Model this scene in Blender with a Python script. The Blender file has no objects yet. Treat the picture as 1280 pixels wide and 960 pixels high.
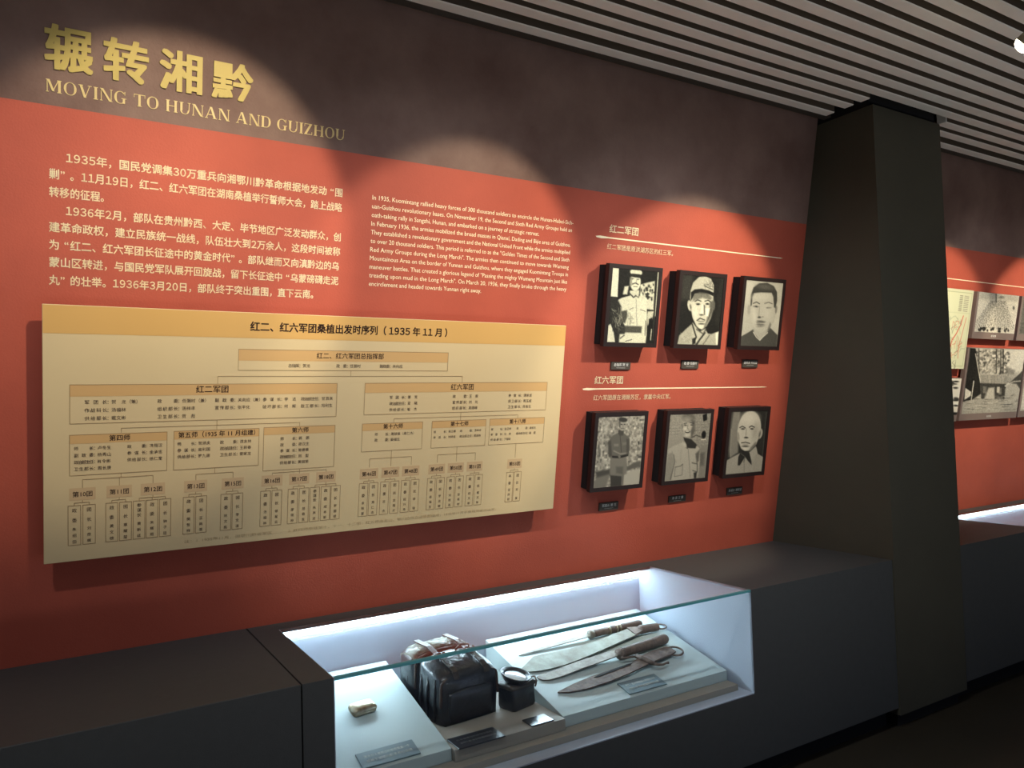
import bpy, bmesh, math, random
import numpy as np
from mathutils import Vector, Matrix
random.seed(4)
rng = np.random.RandomState(4)

# ------------------------------------------------------------------ camera, world, lights
SC = bpy.context.scene
COL = SC.collection
YAW, PIT, ROL, FPX, EYE = 0.5484, 0.0355, -0.0284, 957.0, 1.55
cam_data = bpy.data.cameras.new('camera')
cam_data.sensor_width = 36; cam_data.lens = FPX / 1280 * 36
cam_data.clip_start = .05
cam = bpy.data.objects.new('camera', cam_data); COL.objects.link(cam)
_f = Vector((math.sin(YAW)*math.cos(PIT), math.cos(YAW)*math.cos(PIT), math.sin(PIT)))
_r = Vector((math.cos(YAW), -math.sin(YAW), 0)); _u = _r.cross(_f)
_r2 = _r*math.cos(ROL) + _u*math.sin(ROL); _u2 = _u*math.cos(ROL) - _r*math.sin(ROL)
cam.matrix_world = Matrix(((_r2.x, _u2.x, -_f.x, 0), (_r2.y, _u2.y, -_f.y, 0), (_r2.z, _u2.z, -_f.z, EYE), (0, 0, 0, 1)))
SC.camera = cam
SC.view_settings.view_transform = 'Standard'
SC.view_settings.look = 'None'
SC.view_settings.gamma = 1
SC.view_settings.use_curve_mapping = False
SC.view_settings.exposure = 0.0

world = bpy.data.worlds.new('dim_hall'); SC.world = world; world.use_nodes = True
world.node_tree.nodes['Background'].inputs[0].default_value = (1.0, 0.95, 0.86, 1)
world.node_tree.nodes['Background'].inputs[1].default_value = 0.028

def area(name, loc, target, sx, sy, power, color):
    d = bpy.data.lights.new(name, 'AREA'); d.shape = 'RECTANGLE'; d.size = sx; d.size_y = sy
    d.energy = power; d.color = color
    o = bpy.data.objects.new(name, d); COL.objects.link(o); o.location = loc
    o.rotation_euler = (Vector(target) - Vector(loc)).to_track_quat('-Z', 'Y').to_euler()
    return o
# added area fills outside the view, with no fittings behind them
area('floor_bounce_fill', (2.6, -.9, 0.0), (2.6, -.89, 3.0), 7.0, 1.0, 62, (1.0, .95, .88))  # stands in for floor bounce, added to brighten the slats
area('overhead_fill', (3.0, .45, 3.02), (3.0, .55, 0), 9.0, .35, 4, (.85, .93, 1.0))  # added overhead fill for the bench tops
area('cool_front_fill', (3.0, -2.6, 0.9), (1.5, 2.6, .8), 4.0, .5, 13, (.36, .52, 1.0))  # added cool fill for the lower wall and front faces

SPOT_W = 124
FILL_W = 78
FILLS = [1, 1, 1.25, .45, .8, .8]
LAMPS = [(-0.50, 1.345), (0.69, 1.345), (1.87, 1.345), (3.075, 1.345), (4.72, 1.345), (5.9, 1.345)]
LAMP_Z = 2.85
AIMS = [(-0.9, 1.35), (0.38, 1.47), (1.47, 1.25), (2.72, 1.0), (4.95, 1.05), (6.1, 1.05)]   # u, v on the leaning wall
CONE = [50, 50, 48, 54, 50, 50]
POW = [.75, 1.0, .98, 1.4, 1.25, 1.25]

# ------------------------------------------------------------------ the leaning wall's frame
YB, ZB, TILT = 3.0273, 0.7591, 0.1797
_h = math.hypot(1, TILT); SS, CC = TILT/_h, 1/_h
def W(u, v, w=0.0):
    """point on the wall: u along, v up the slope, w out of it"""
    return Vector((u, YB - v*SS - w*CC, ZB + v*CC - w*SS))
WM = Matrix(((1, 0, 0, 0), (0, -SS, -CC, YB), (0, CC, -SS, ZB), (0, 0, 0, 1)))
def wall_frame(u, v, w=0.0):
    m = WM.copy(); m.translation = W(u, v, w); return m

# ------------------------------------------------------------------ materials
def srgb(r, g, b):
    f = lambda c: (c/255/12.92) if c/255 <= .04045 else ((c/255+.055)/1.055)**2.4
    return (f(r), f(g), f(b), 1)
MATS = {}
def mat(name, col, rough=.7, metal=0, spec=.5, noise=None, bump=None, emit=None, attr=False, col2=None, coat=0):
    m = bpy.data.materials.new(name); m.use_nodes = True
    nt = m.node_tree; b = nt.nodes['Principled BSDF']; L = nt.links
    b.inputs['Base Color'].default_value = col
    b.inputs['Roughness'].default_value = rough
    b.inputs['Metallic'].default_value = metal
    b.inputs['Specular IOR Level'].default_value = spec
    b.inputs['Coat Weight'].default_value = coat
    if emit:
        b.inputs['Emission Color'].default_value = emit[0]; b.inputs['Emission Strength'].default_value = emit[1]
    tc = nt.nodes.new('ShaderNodeTexCoord')
    if noise:
        scale, detail, lo, hi = noise
        n = nt.nodes.new('ShaderNodeTexNoise'); n.inputs['Scale'].default_value = scale; n.inputs['Detail'].default_value = detail
        n.inputs['Roughness'].default_value = .62
        L.new(tc.outputs['Object'], n.inputs['Vector'])
        r = nt.nodes.new('ShaderNodeValToRGB'); r.color_ramp.elements[0].position = lo; r.color_ramp.elements[1].position = hi
        r.color_ramp.elements[0].color = col2 or tuple(c*.7 for c in col[:3]) + (1,); r.color_ramp.elements[1].color = col
        L.new(n.outputs['Fac'], r.inputs['Fac']); L.new(r.outputs['Color'], b.inputs['Base Color'])
    if bump:
        scale, strength = bump
        n = nt.nodes.new('ShaderNodeTexNoise'); n.inputs['Scale'].default_value = scale; n.inputs['Detail'].default_value = 4
        L.new(tc.outputs['Object'], n.inputs['Vector'])
        bp = nt.nodes.new('ShaderNodeBump'); bp.inputs['Strength'].default_value = strength; bp.inputs['Distance'].default_value = .004
        L.new(n.outputs['Fac'], bp.inputs['Height']); L.new(bp.outputs['Normal'], b.inputs['Normal'])
    if attr:
        a = nt.nodes.new('ShaderNodeVertexColor'); a.layer_name = 'print_ink'
        L.new(a.outputs['Color'], b.inputs['Base Color'])
    MATS[name] = m
    return m
M_RED = mat('red_wall_paint', srgb(180, 86, 66), .62, noise=(3.2, 6, .3, .7), col2=srgb(168, 79, 61), bump=(160, .25), spec=.3)
M_BAND = mat('grey_brown_plaster', srgb(132, 108, 98), .75, noise=(2.6, 8, .32, .68), col2=srgb(106, 82, 74), bump=(90, .3), spec=.25)
M_GOLD = mat('gold_letter', srgb(186, 164, 84), .55)
M_GOLD2 = mat('pale_gold_letter', srgb(208, 184, 124), .5)
M_CREAM_INK = mat('cream_ink', srgb(250, 236, 196), .6)
M_DARK_INK = mat('dark_brown_ink', srgb(60, 34, 22), .6)
M_LINE_INK = mat('brown_line_ink', srgb(150, 122, 84), .6)
M_FAINT_INK = mat('faint_note_ink', srgb(176, 152, 112), .6)
M_BOARD = mat('cream_board', srgb(212, 190, 146), .42, noise=(1.3, 2, .3, .7), col2=srgb(208, 185, 141), spec=.35)
M_HEAD = mat('ochre_print', srgb(208, 164, 96), .42, spec=.35)
M_HEAD2 = mat('ochre_box_print', srgb(204, 164, 108), .42, spec=.35)
M_TAG = mat('tan_tag_print', srgb(200, 170, 128), .42, spec=.35)
M_EDGE = mat('board_edge', srgb(212, 196, 160), .5)
M_BLACK = mat('black_frame_lacquer', srgb(34, 22, 20), .45)
M_PRINT = mat('photo_print', (1, 1, 1, 1), .4, attr=True, spec=.35)
M_PLATE = mat('charcoal_plate', srgb(70, 64, 56), .5)
M_WHITE_INK = mat('white_ink', srgb(235, 235, 228), .5)
M_GREYFRAME = mat('warm_grey_frame', srgb(122, 106, 98), .5)
M_BENCH = mat('charcoal_bench_paint', srgb(74, 76, 75), .6, noise=(30, 3, .3, .7), col2=srgb(71, 73, 72), bump=(300, .12), spec=.3)
M_COLUMN = mat('charcoal_column_paint', srgb(76, 74, 62), .7, noise=(3, 4, .3, .7), col2=srgb(71, 69, 58), bump=(200, .1), spec=.25)
M_SEAM = mat('dark_seam', srgb(12, 12, 12), .9)
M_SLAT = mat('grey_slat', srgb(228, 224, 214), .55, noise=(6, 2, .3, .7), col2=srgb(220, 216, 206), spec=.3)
M_SLATSHADE = mat('slat_side_shade', srgb(84, 74, 62), .8, spec=.2)  # shade inside the slat gaps, put into the side colour
M_VOID = mat('black_ceiling_void', srgb(52, 46, 40), .95, spec=.1)
M_TRIMD = mat('dark_olive_trim', srgb(62, 56, 48), .7)
M_FLOOR = mat('dark_stone_floor', srgb(60, 55, 46), .35, noise=(1.4, 6, .3, .7), col2=srgb(50, 46, 38), spec=.4)
M_LINER = mat('white_case_lining', srgb(168, 175, 188), .6, spec=.3)
M_PLINTH = mat('pale_plinth_paint', srgb(176, 188, 188), .6, spec=.3, bump=(250, .05))
M_BASE = mat('grey_base_board', srgb(150, 142, 132), .6, spec=.3)
M_LED = mat('led_strip_glow', (1, 1, 1, 1), .5, emit=((.68, .88, 1.0, 1), 42))
M_LEATHER = mat('black_leather', srgb(46, 47, 48), .33, noise=(9, 6, .35, .68), col2=srgb(24, 25, 27), bump=(35, .9), spec=.6)
M_LEATHER2 = mat('worn_brown_leather', srgb(74, 64, 54), .45, noise=(30, 5, .35, .65), col2=srgb(38, 34, 30), bump=(60, .7))
M_PIPING = mat('brown_piping', srgb(92, 72, 60), .5, noise=(30, 5, .35, .65), col2=srgb(58, 44, 36))
M_STEEL = mat('worn_steel', srgb(132, 126, 114), .5, metal=.25, noise=(28, 6, .35, .65), col2=srgb(100, 88, 76), bump=(80, .3))
M_STEEL2 = mat('pale_patina_steel', srgb(134, 138, 126), .6, metal=.1, noise=(16, 6, .35, .65), col2=srgb(104, 96, 82), bump=(80, .2))
M_WOOD = mat('dark_wood_grip', srgb(112, 92, 82), .6, noise=(40, 6, .3, .7), col2=srgb(74, 60, 54), bump=(90, .4))
M_RUST = mat('rusty_iron', srgb(118, 100, 90), .65, metal=.1, noise=(34, 6, .35, .65), col2=srgb(82, 68, 62), bump=(80, .5))
M_TIN = mat('tarnished_silver', srgb(200, 192, 168), .28, metal=.8, noise=(22, 5, .35, .65), col2=srgb(130, 112, 84))
M_CARD = mat('blue_grey_card', srgb(104, 122, 128), .35)
M_CARD_D = mat('dark_card', srgb(44, 46, 52), .3)
M_LAMP = mat('lamp_body_white', srgb(150, 146, 120), .45)
M_LENS = mat('lamp_lens_glow', (1, 1, 1, 1), .5, emit=((1.0, .86, .62, 1), 14))
M_EDGEG = mat('teal_glass_edge', srgb(84, 168, 172), .12, spec=.8)
M_DISHW = mat('pale_glass_disc', srgb(225, 232, 232), .12, spec=.8)

def glass_mat():
    m = bpy.data.materials.new('clear_case_glass'); m.use_nodes = True
    nt = m.node_tree; nt.nodes.clear()
    o = nt.nodes.new('ShaderNodeOutputMaterial'); mx = nt.nodes.new('ShaderNodeMixShader')
    t = nt.nodes.new('ShaderNodeBsdfTransparent'); t.inputs[0].default_value = (.975, .995, .99, 1)
    g = nt.nodes.new('ShaderNodeBsdfGlossy'); g.inputs['Roughness'].default_value = .01
    f = nt.nodes.new('ShaderNodeFresnel'); ge = nt.nodes.new('ShaderNodeNewGeometry'); mr = nt.nodes.new('ShaderNodeMapRange')
    mr.inputs['To Min'].default_value = 1.45; mr.inputs['To Max'].default_value = 1/1.45
    nt.links.new(ge.outputs['Backfacing'], mr.inputs['Value']); nt.links.new(mr.outputs[0], f.inputs['IOR'])
    nt.links.new(f.outputs[0], mx.inputs[0]); nt.links.new(t.outputs[0], mx.inputs[1]); nt.links.new(g.outputs[0], mx.inputs[2])
    nt.links.new(mx.outputs[0], o.inputs[0]); return m
M_GLASS = glass_mat()

# ------------------------------------------------------------------ helpers
def link_mesh(name, me, m, parent=None, mw=None):
    o = bpy.data.objects.new(name, me); COL.objects.link(o)
    for k in (m if isinstance(m, (list, tuple)) else [m]): me.materials.append(k)
    if parent: o.parent = parent
    if mw is not None: o.matrix_local = mw
    return o
def obj(name, bm, m, parent=None, mw=None, smooth=False):
    me = bpy.data.meshes.new(name); bm.normal_update(); bm.to_mesh(me); bm.free()
    if smooth:
        for p in me.polygons: p.use_smooth = True
    return link_mesh(name, me, m, parent, mw)
def box(bm, x0, x1, y0, y1, z0, z1, mi=0):
    vs = [bm.verts.new(c) for c in ((x0,y0,z0),(x1,y0,z0),(x1,y1,z0),(x0,y1,z0),(x0,y0,z1),(x1,y0,z1),(x1,y1,z1),(x0,y1,z1))]
    for f in ((0,3,2,1),(4,5,6,7),(0,1,5,4),(1,2,6,5),(2,3,7,6),(3,0,4,7)):
        bm.faces.new([vs[i] for i in f]).material_index = mi
def boxes(*a):
    bm = bmesh.new()
    for b in a: box(bm, *b)
    return bm
def bevel(bm, w, seg=2):
    bmesh.ops.bevel(bm, geom=list(bm.edges), offset=w, segments=seg, profile=.6, affect='EDGES'); return bm
def prism(bm, pts, z0, z1):
    """flat outline (x,y) extruded from z0 to z1"""
    a = [bm.verts.new((x, y, z0)) for x, y in pts]; b = [bm.verts.new((x, y, z1)) for x, y in pts]
    n = len(pts)
    bm.faces.new(a[::-1]); bm.faces.new(b)
    for i in range(n): bm.faces.new((a[i], a[(i+1) % n], b[(i+1) % n], b[i]))
def lathe(bm, prof, n=28, m=None, cap=True):
    rings = []
    for r, z in prof:
        rings.append([bm.verts.new((r*math.cos(2*math.pi*i/n), r*math.sin(2*math.pi*i/n), z)) for i in range(n)])
    for a, b in zip(rings, rings[1:]):
        for i in range(n): bm.faces.new((a[i], a[(i+1) % n], b[(i+1) % n], b[i]))
    if cap:
        bm.faces.new(rings[0][::-1]); bm.faces.new(rings[-1])
def tube(bm, pts, r, n=8, closed=False):
    pts = [Vector(p) for p in pts]; rs = r if isinstance(r, (list, tuple)) else [r]*len(pts)
    rings = []; N = len(pts)
    for i, p in enumerate(pts):
        t = (pts[(i+1) % N] - pts[i-1]) if closed else (pts[min(i+1, N-1)] - pts[max(i-1, 0)])
        t.normalize(); a = t.cross(Vector((0, 0, 1)))
        if a.length < 1e-3: a = t.cross(Vector((0, 1, 0)))
        a.normalize(); b = t.cross(a)
        rings.append([bm.verts.new(p + (a*math.cos(2*math.pi*k/n) + b*math.sin(2*math.pi*k/n))*rs[i]) for k in range(n)])
    for i in range(N if closed else N-1):
        A, B = rings[i], rings[(i+1) % N]
        for k in range(n): bm.faces.new((A[k], A[(k+1) % n], B[(k+1) % n], B[k]))
    if not closed:
        bm.faces.new(rings[0][::-1]); bm.faces.new(rings[-1])
def tag(o, label, cat, group=None, kind=None):
    if label: o['label'] = label
    if cat: o['category'] = cat
    if group: o['group'] = group
    if kind: o['kind'] = kind
    return o
def thing(name, label, cat, mw=None, group=None):
    o = bpy.data.objects.new(name, None); COL.objects.link(o); o.empty_display_size = .05
    if mw is not None: o.matrix_world = mw
    return tag(o, label, cat, group)
def T(x, y, z): return Matrix.Translation((x, y, z))

# ---- lettering: text curves turned into plain mesh data
_tc = {}
def text_geo(body, bold=0.0, extr=0.0, res=2):
    k = (body, bold, extr, res)
    if k in _tc: return _tc[k]
    c = bpy.data.curves.new('lettering', 'FONT'); c.body = body; c.size = 1; c.extrude = extr
    c.resolution_u = res; c.fill_mode = 'FRONT' if extr == 0 else 'BOTH'
    o = bpy.data.objects.new('lettering', c); COL.objects.link(o)
    dg = bpy.context.evaluated_depsgraph_get(); dg.update()
    me = o.evaluated_get(dg).to_mesh()
    V = np.zeros(len(me.vertices)*3); me.vertices.foreach_get('co', V); V = V.reshape(-1, 3)
    F = [tuple(p.vertices) for p in me.polygons]
    o.evaluated_get(dg).to_mesh_clear(); bpy.data.objects.remove(o); bpy.data.curves.remove(c)
    if bold > .004:      # heavier weight: the outlines laid over each other with small shifts
        sh = [(0, 0), (bold, 0), (-bold, 0), (0, bold), (0, -bold)] if bold < .024 else [(bold*a, bold*b) for a in (-1, 0, 1) for b in (-.8, 0, .8)]
        n = len(V); V = np.concatenate([V+np.array([a, b, .00015*i if extr else .0]) for i, (a, b) in enumerate(sh)])
        F = [tuple(v+n*i for v in f) for i in range(len(sh)) for f in F]
    _tc[k] = (V, F); return V, F
def glyph_run(body, bold, latin=False):
    """character by character layout: plain sans digits and letters at their own widths, other signs on a full square"""
    k = ('run', body, bold)
    if k in _tc: return _tc[k]
    x = 0; VV = []; FF = []; n = 0
    for ch in body:
        if ch == ' ': x += .27; continue
        q = ch
        if 33 <= ord(ch) < 127: q = chr(ord(ch)+0xFEE0)
        V, F = text_geo(q, bold); V = V.copy(); a, b = V[:, 0].min(), V[:, 0].max()
        if q != ch or ch in '“”':
            pad = .055 if not ch.isdigit() else .045
            w = (b-a)+2*pad
            if ch in '“”': pad, w = (.40, .9) if (ch == '“' and not latin) else (.06, .9 if not latin else .5)
            V[:, 0] += x+pad-a; x += w
        else:
            V[:, 0] += x; x += 1.0
        VV.append(V); FF += [tuple(i+n for i in f) for f in F]; n += len(V)
    _tc[k] = (np.concatenate(VV), FF); return _tc[k]
class Ink:
    """collects flat print or lettering in a local x/y plane"""
    def __init__(s): s.V = []; s.F = []; s.n = 0
    def add(s, V, F):
        s.V.append(V); s.F += [tuple(i+s.n for i in f) for f in F]; s.n += len(V)
    def rect(s, x0, x1, y0, y1, z=0.0):
        s.add(np.array([(x0,y0,z),(x1,y0,z),(x1,y1,z),(x0,y1,z)], float), [(0,1,2,3)])
    def frame(s, x0, x1, y0, y1, t, z=0.0):
        s.rect(x0, x1, y1-t, y1, z); s.rect(x0, x1, y0, y0+t, z)
        s.rect(x0, x0+t, y0+t, y1-t, z); s.rect(x1-t, x1, y0+t, y1-t, z)
    def text(s, body, x, y, size, x1=None, align='L', z=0.0, bold=0.0, extr=0.0, res=2, run=0):
        """baseline-centred at y; size = em; x1 fits the width"""
        V, F = glyph_run(body, bold, run == 2) if run else text_geo(body, bold, extr, res)
        if not len(V): return
        V = V.copy(); a, b = V[:, 0].min(), V[:, 0].max()
        sx = size if x1 is None else (x1-x)/(b-a)
        off = a if (align == 'L') else (a+b)/2
        V[:, 0] = (V[:, 0]-off)*sx + x; V[:, 1] = (V[:, 1]-.36)*size + y; V[:, 2] = V[:, 2] + z
        s.add(V, F)
    def build(s, name, m, parent=None, mw=None):
        me = bpy.data.meshes.new(name)
        me.from_pydata(np.concatenate(s.V).tolist(), [], s.F); me.update()
        return link_mesh(name, me, m, parent, mw)

# ---- flat picture content on a fine grid (ink values, painted in the coordinates the shapes were drawn in)
class Picture:
    def __init__(s, quad, nx=84, ny=106):
        s.nx, s.ny = nx, ny
        a, b = np.meshgrid(np.linspace(0, 1, nx+1), np.linspace(0, 1, ny+1))   # b from the top down
        TL, TR, BR, BL = [np.array(q, float) for q in quad]
        P = (TL[None, None]*((1-a)*(1-b))[..., None] + TR*(a*(1-b))[..., None] + BR*(a*b)[..., None] + BL*((1-a)*b)[..., None])
        s.X, s.Y = P[..., 0], P[..., 1]
        s.c = np.zeros(s.X.shape + (3,)) + 128.
        s.a, s.b = a, b
    def _mix(s, m, val):
        v = np.array(val if isinstance(val, (tuple, list)) else (val, val, val), float)
        s.c = s.c*(1-m[..., None]) + v*m[..., None]
    def fill(s, v): s._mix(np.ones(s.X.shape), v)
    def ell(s, cx, cy, rx, ry, v, soft=.12, rot=0, op=1.0):
        c, q = math.cos(math.radians(rot)), math.sin(math.radians(rot))
        dx, dy = s.X-cx, s.Y-cy
        d = np.sqrt(((dx*c+dy*q)/rx)**2 + ((-dx*q+dy*c)/ry)**2)
        s._mix(np.clip((1+soft-d)/(2*soft), 0, 1)*op, v)
    def poly(s, pts, v, soft=2.0, op=1.0):
        P = np.array(pts, float); n = len(P); ins = np.zeros(s.X.shape, bool); dist = np.full(s.X.shape, 1e9)
        for i in range(n):
            x0, y0 = P[i]; x1, y1 = P[(i+1) % n]
            cond = ((y0 > s.Y) != (y1 > s.Y)) & (s.X < (x1-x0)*(s.Y-y0)/((y1-y0) if y1 != y0 else 1e-9)+x0)
            ins ^= cond
            L2 = (x1-x0)**2+(y1-y0)**2+1e-9
            t = np.clip(((s.X-x0)*(x1-x0)+(s.Y-y0)*(y1-y0))/L2, 0, 1)
            dist = np.minimum(dist, np.hypot(s.X-x0-t*(x1-x0), s.Y-y0-t*(y1-y0)))
        sd = np.where(ins, dist, -dist)
        s._mix(np.clip((sd+soft)/(2*soft), 0, 1)*op, v)
    def line(s, pts, w, v, soft=1.5, op=1.0):
        dist = np.full(s.X.shape, 1e9)
        for (x0, y0), (x1, y1) in zip(pts, pts[1:]):
            L2 = (x1-x0)**2+(y1-y0)**2+1e-9
            t = np.clip(((s.X-x0)*(x1-x0)+(s.Y-y0)*(y1-y0))/L2, 0, 1)
            dist = np.minimum(dist, np.hypot(s.X-x0-t*(x1-x0), s.Y-y0-t*(y1-y0)))
        s._mix(np.clip((w/2+soft-dist)/(2*soft), 0, 1)*op, v)
    def grain(s, amp, block=1, region=None):
        n = rng.randn(s.ny//block+2, s.nx//block+2)
        n = np.kron(n, np.ones((block, block)))[:s.ny+1, :s.nx+1]
        if block > 1:
            n = (n + np.roll(n, 1, 0) + np.roll(n, 1, 1) + np.roll(n, -1, 0) + np.roll(n, -1, 1))/5*1.6
        m = 1 if region is None else region
        s.c = s.c + (n*amp*m)[..., None]
    def where(s, pts, soft=3):
        k = s.c.copy(); s.c = np.zeros(s.c.shape); s.poly(pts, 1., soft); r = s.c[..., 0].copy(); s.c = k; return r
    def build(s, name, w, h, parent, mw, tint=(1, .965, .86)):
        xs = (s.a-.5)*w; ys = (.5-s.b)*h
        V = np.stack([xs, ys, np.zeros_like(xs)], -1).reshape(-1, 3)
        W1 = s.nx+1
        F = [(j*W1+i, (j+1)*W1+i, (j+1)*W1+i+1, j*W1+i+1) for j in range(s.ny) for i in range(s.nx)]
        me = bpy.data.meshes.new(name); me.from_pydata(V.tolist(), [], F)
        c = np.clip(s.c*.96, 8, 245).reshape(-1, 3)/255*np.array(tint)
        lin = np.where(c <= .04045, c/12.92, ((c+.055)/1.055)**2.4)
        at = me.color_attributes.new('print_ink', 'FLOAT_COLOR', 'POINT')
        at.data.foreach_set('color', np.concatenate([lin, np.ones((len(lin), 1))], 1).ravel())
        me.update()
        return link_mesh(name, me, M_PRINT, parent, mw)

# ------------------------------------------------------------------ the setting
FZ = -0.07
X1, X2, YC = 3.5822, 4.1833, 2.289
floor = obj('floor', boxes((-5, 11, -4.5, 3.6, FZ-.1, FZ)), M_FLOOR); tag(floor, None, None, kind='structure')

def wall_section(x0, x1):
    bm = bmesh.new(); vb, vt = 1.80, 2.42
    g = [W(x0, 0), W(x1, 0), W(x1, vb), W(x0, vb), W(x1, vt), W(x0, vt)]
    vs = [bm.verts.new(p) for p in g]
    bm.faces.new((vs[0], vs[1], vs[2], vs[3])).material_index = 0
    bm.faces.new((vs[3], vs[2], vs[4], vs[5])).material_index = 1
    bk = [bm.verts.new(W(x0, 0, -.08)), bm.verts.new(W(x1, 0, -.08)), bm.verts.new(W(x1, vt, -.1)), bm.verts.new(W(x0, vt, -.1))]
    bm.faces.new(bk[::-1]); bm.faces.new((vs[0], bk[0], bk[1], vs[1])); bm.faces.new((vs[5], vs[4], bk[2], bk[3]))
    bm.faces.new((vs[0], vs[3], vs[5], bk[3], bk[0])); bm.faces.new((vs[1], bk[1], bk[2], vs[4], vs[2]))
    bmesh.ops.recalc_face_normals(bm, faces=bm.faces)
    return bm
wall = obj('wall_back', wall_section(-5, X1), [M_RED, M_BAND]); tag(wall, None, None, kind='structure')
wall2 = obj('wall_far', wall_section(X2, 11), [M_RED, M_BAND]); tag(wall2, None, None, kind='structure')

column = thing('wall_column', None, None); tag(column, None, None, kind='structure')
cbm = bmesh.new(); box(cbm, X1, X2, YC, 3.25, 0, 3.05)
obj('column_shaft', cbm, M_COLUMN, column)
obj('shaft_cap', boxes((X1+.004, X2-.004, 2.315, 3.2, 3.045, 3.24)), M_SEAM, column)
obj('toe_kick', boxes((X1+.03, X2-.03, YC+.035, 3.2, FZ, 0)), M_SEAM, column)

# ceiling: dark void with long slats under it
ceil = obj('ceiling', boxes((-5, 11, -4.5, 3.2, 3.24, 3.34)), M_VOID); tag(ceil, None, None, kind='structure')
SZ0, SZ1, SWD, PITCH = 3.05, 3.115, .055, .09
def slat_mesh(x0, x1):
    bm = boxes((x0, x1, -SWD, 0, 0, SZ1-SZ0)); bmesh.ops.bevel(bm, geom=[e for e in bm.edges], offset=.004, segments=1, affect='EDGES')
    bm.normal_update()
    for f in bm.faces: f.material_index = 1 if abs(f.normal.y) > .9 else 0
    me = bpy.data.meshes.new('slat'); bm.to_mesh(me); bm.free(); me.materials.append(M_SLAT); me.materials.append(M_SLATSHADE); return me
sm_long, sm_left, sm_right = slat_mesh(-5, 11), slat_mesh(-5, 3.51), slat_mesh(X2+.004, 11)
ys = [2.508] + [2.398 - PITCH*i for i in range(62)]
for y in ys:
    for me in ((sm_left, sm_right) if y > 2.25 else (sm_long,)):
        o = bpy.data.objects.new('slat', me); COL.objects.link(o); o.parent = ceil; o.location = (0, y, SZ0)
t = obj('trim_1', boxes((-5, X1, 2.53, 2.572, 3.065, 3.24)), M_TRIMD); tag(t, None, None, kind='structure')
t = obj('trim_2', boxes((X2, 11, 2.53, 2.572, 3.065, 3.24)), M_TRIMD); tag(t, None, None, kind='structure')
t = obj('trim_3', boxes((-5, X1, 2.572, 2.70, 3.09, 3.24), (X2, 11, 2.572, 2.70, 3.09, 3.24)), M_SEAM); tag(t, None, None, kind='structure')

# ------------------------------------------------------------------ raised title lettering on the wall
for ch, (u0, u1, v0, v1) in zip('辗转湘黔', [(.005, .135, 1.907, 2.041), (.163, .293, 1.907, 2.037), (.325, .456, 1.907, 2.036), (.486, .620, 1.909, 2.034)]):
    V, F = text_geo(ch, .026, .003, 3); V = V.copy()
    for k, (a, b) in enumerate(((u0, u1), (v0, v1))):
        lo, hi = V[:, k].min(), V[:, k].max(); V[:, k] = (V[:, k]-lo)/(hi-lo)*(b-a)-(b-a)/2
    V[:, 2] += .0034
    I = Ink(); I.add(V, F)
    o = I.build('title_character', M_GOLD, wall, wall_frame((u0+u1)/2, (v0+v1)/2)); o['label'] = 'raised gold title character ' + ch

def serif_letter(ch):
    """outlines (lists of polygons) in a box: height 1, returns polys, width"""
    P = []; th, hn, sr = .175, .055, .05
    def R(x0, x1, y0, y1): P.append([(x0, y0), (x1, y0), (x1, y1), (x0, y1)])
    def stem(x, w=th, b=True, t_=True, e=.07):
        R(x, x+w, 0, 1)
        if b: R(x-e, x+w+e, 0, sr)
        if t_: R(x-e, x+w+e, 1-sr, 1)
    def bar(x0, y0, x1, y1, w): P.append([(x0, y0), (x0+w, y0), (x1+w, y1), (x1, y1)])
    def arc(cx, cy, rx, ry, a0, a1, n=14, tk=th, tn=hn):
        for i in range(n):
            q = []
            for a in (a0+(a1-a0)*i/n, a0+(a1-a0)*(i+1)/n):
                r = math.radians(a); w = tn+(tk-tn)*abs(math.cos(r))**1.3
                q.append(((cx+rx*math.cos(r), cy+ry*math.sin(r)), (cx+(rx-w)*math.cos(r), cy+(ry-hn)*math.sin(r))))
            P.append([q[0][0], q[1][0], q[1][1], q[0][1]])
    if ch == 'M':
        stem(.07, hn); stem(.83, th); bar(.09, 1, .42, .08, .17); bar(.88, 1, .50, .08, -.055); R(0, .2, 1-sr, 1); R(.82, 1.07, 1-sr, 1); w = 1.08
    elif ch == 'O': arc(.44, .5, .44, .52, 0, 360, 28); w = .88
    elif ch == 'V': bar(.06, 1, .37, 0, .18); bar(.76, 1, .44, 0, .055); R(0, .32, 1-sr, 1); R(.65, .92, 1-sr, 1); w = .92
    elif ch == 'I': stem(.07); w = .32
    elif ch == 'N': stem(.07, hn); stem(.78, hn); bar(.06, 1, .65, 0, .18); w = .9
    elif ch == 'G': arc(.43, .5, .43, .52, 40, 320, 24); R(.62, .62+.16, .02, .42); R(.52, .88, .4, .45); R(.74, .79, .7, 1); w = .88
    elif ch == 'T': R(.33, .33+th, 0, 1); R(.25, .59, 0, sr); R(0, .84, 1-hn, 1); R(0, .045, .72, 1); R(.795, .84, .72, 1); w = .84
    elif ch == 'H': stem(.07); stem(.68); R(.2, .7, .49, .545); w = .93
    elif ch == 'U': R(.07, .07+th, .3, 1); R(0, .32, 1-sr, 1); R(.73, .73+hn, .3, 1); R(.64, .88, 1-sr, 1); arc(.425, .33, .355, .35, 180, 360, 12, .12, .06); w = .88
    elif ch == 'A': bar(.08, 0, .42, 1, .055); bar(.72, 0, .38, 1, .18); R(0, .24, 0, sr); R(.62, .98, 0, sr); R(.2, .7, .3, .35); w = .98
    elif ch == 'D': stem(.07); R(.2, .45, 0, hn); R(.2, .45, 1-hn, 1); arc(.42, .5, .42, .5, -90, 90, 14); w = .86
    elif ch == 'Z': R(0, .7, 1-hn, 1); R(0, .72, 0, hn); bar(.0, .02, .5, .98, .2); R(0, .045, .74, 1); R(.675, .72, 0, .26); w = .74
    return P, w
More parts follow.
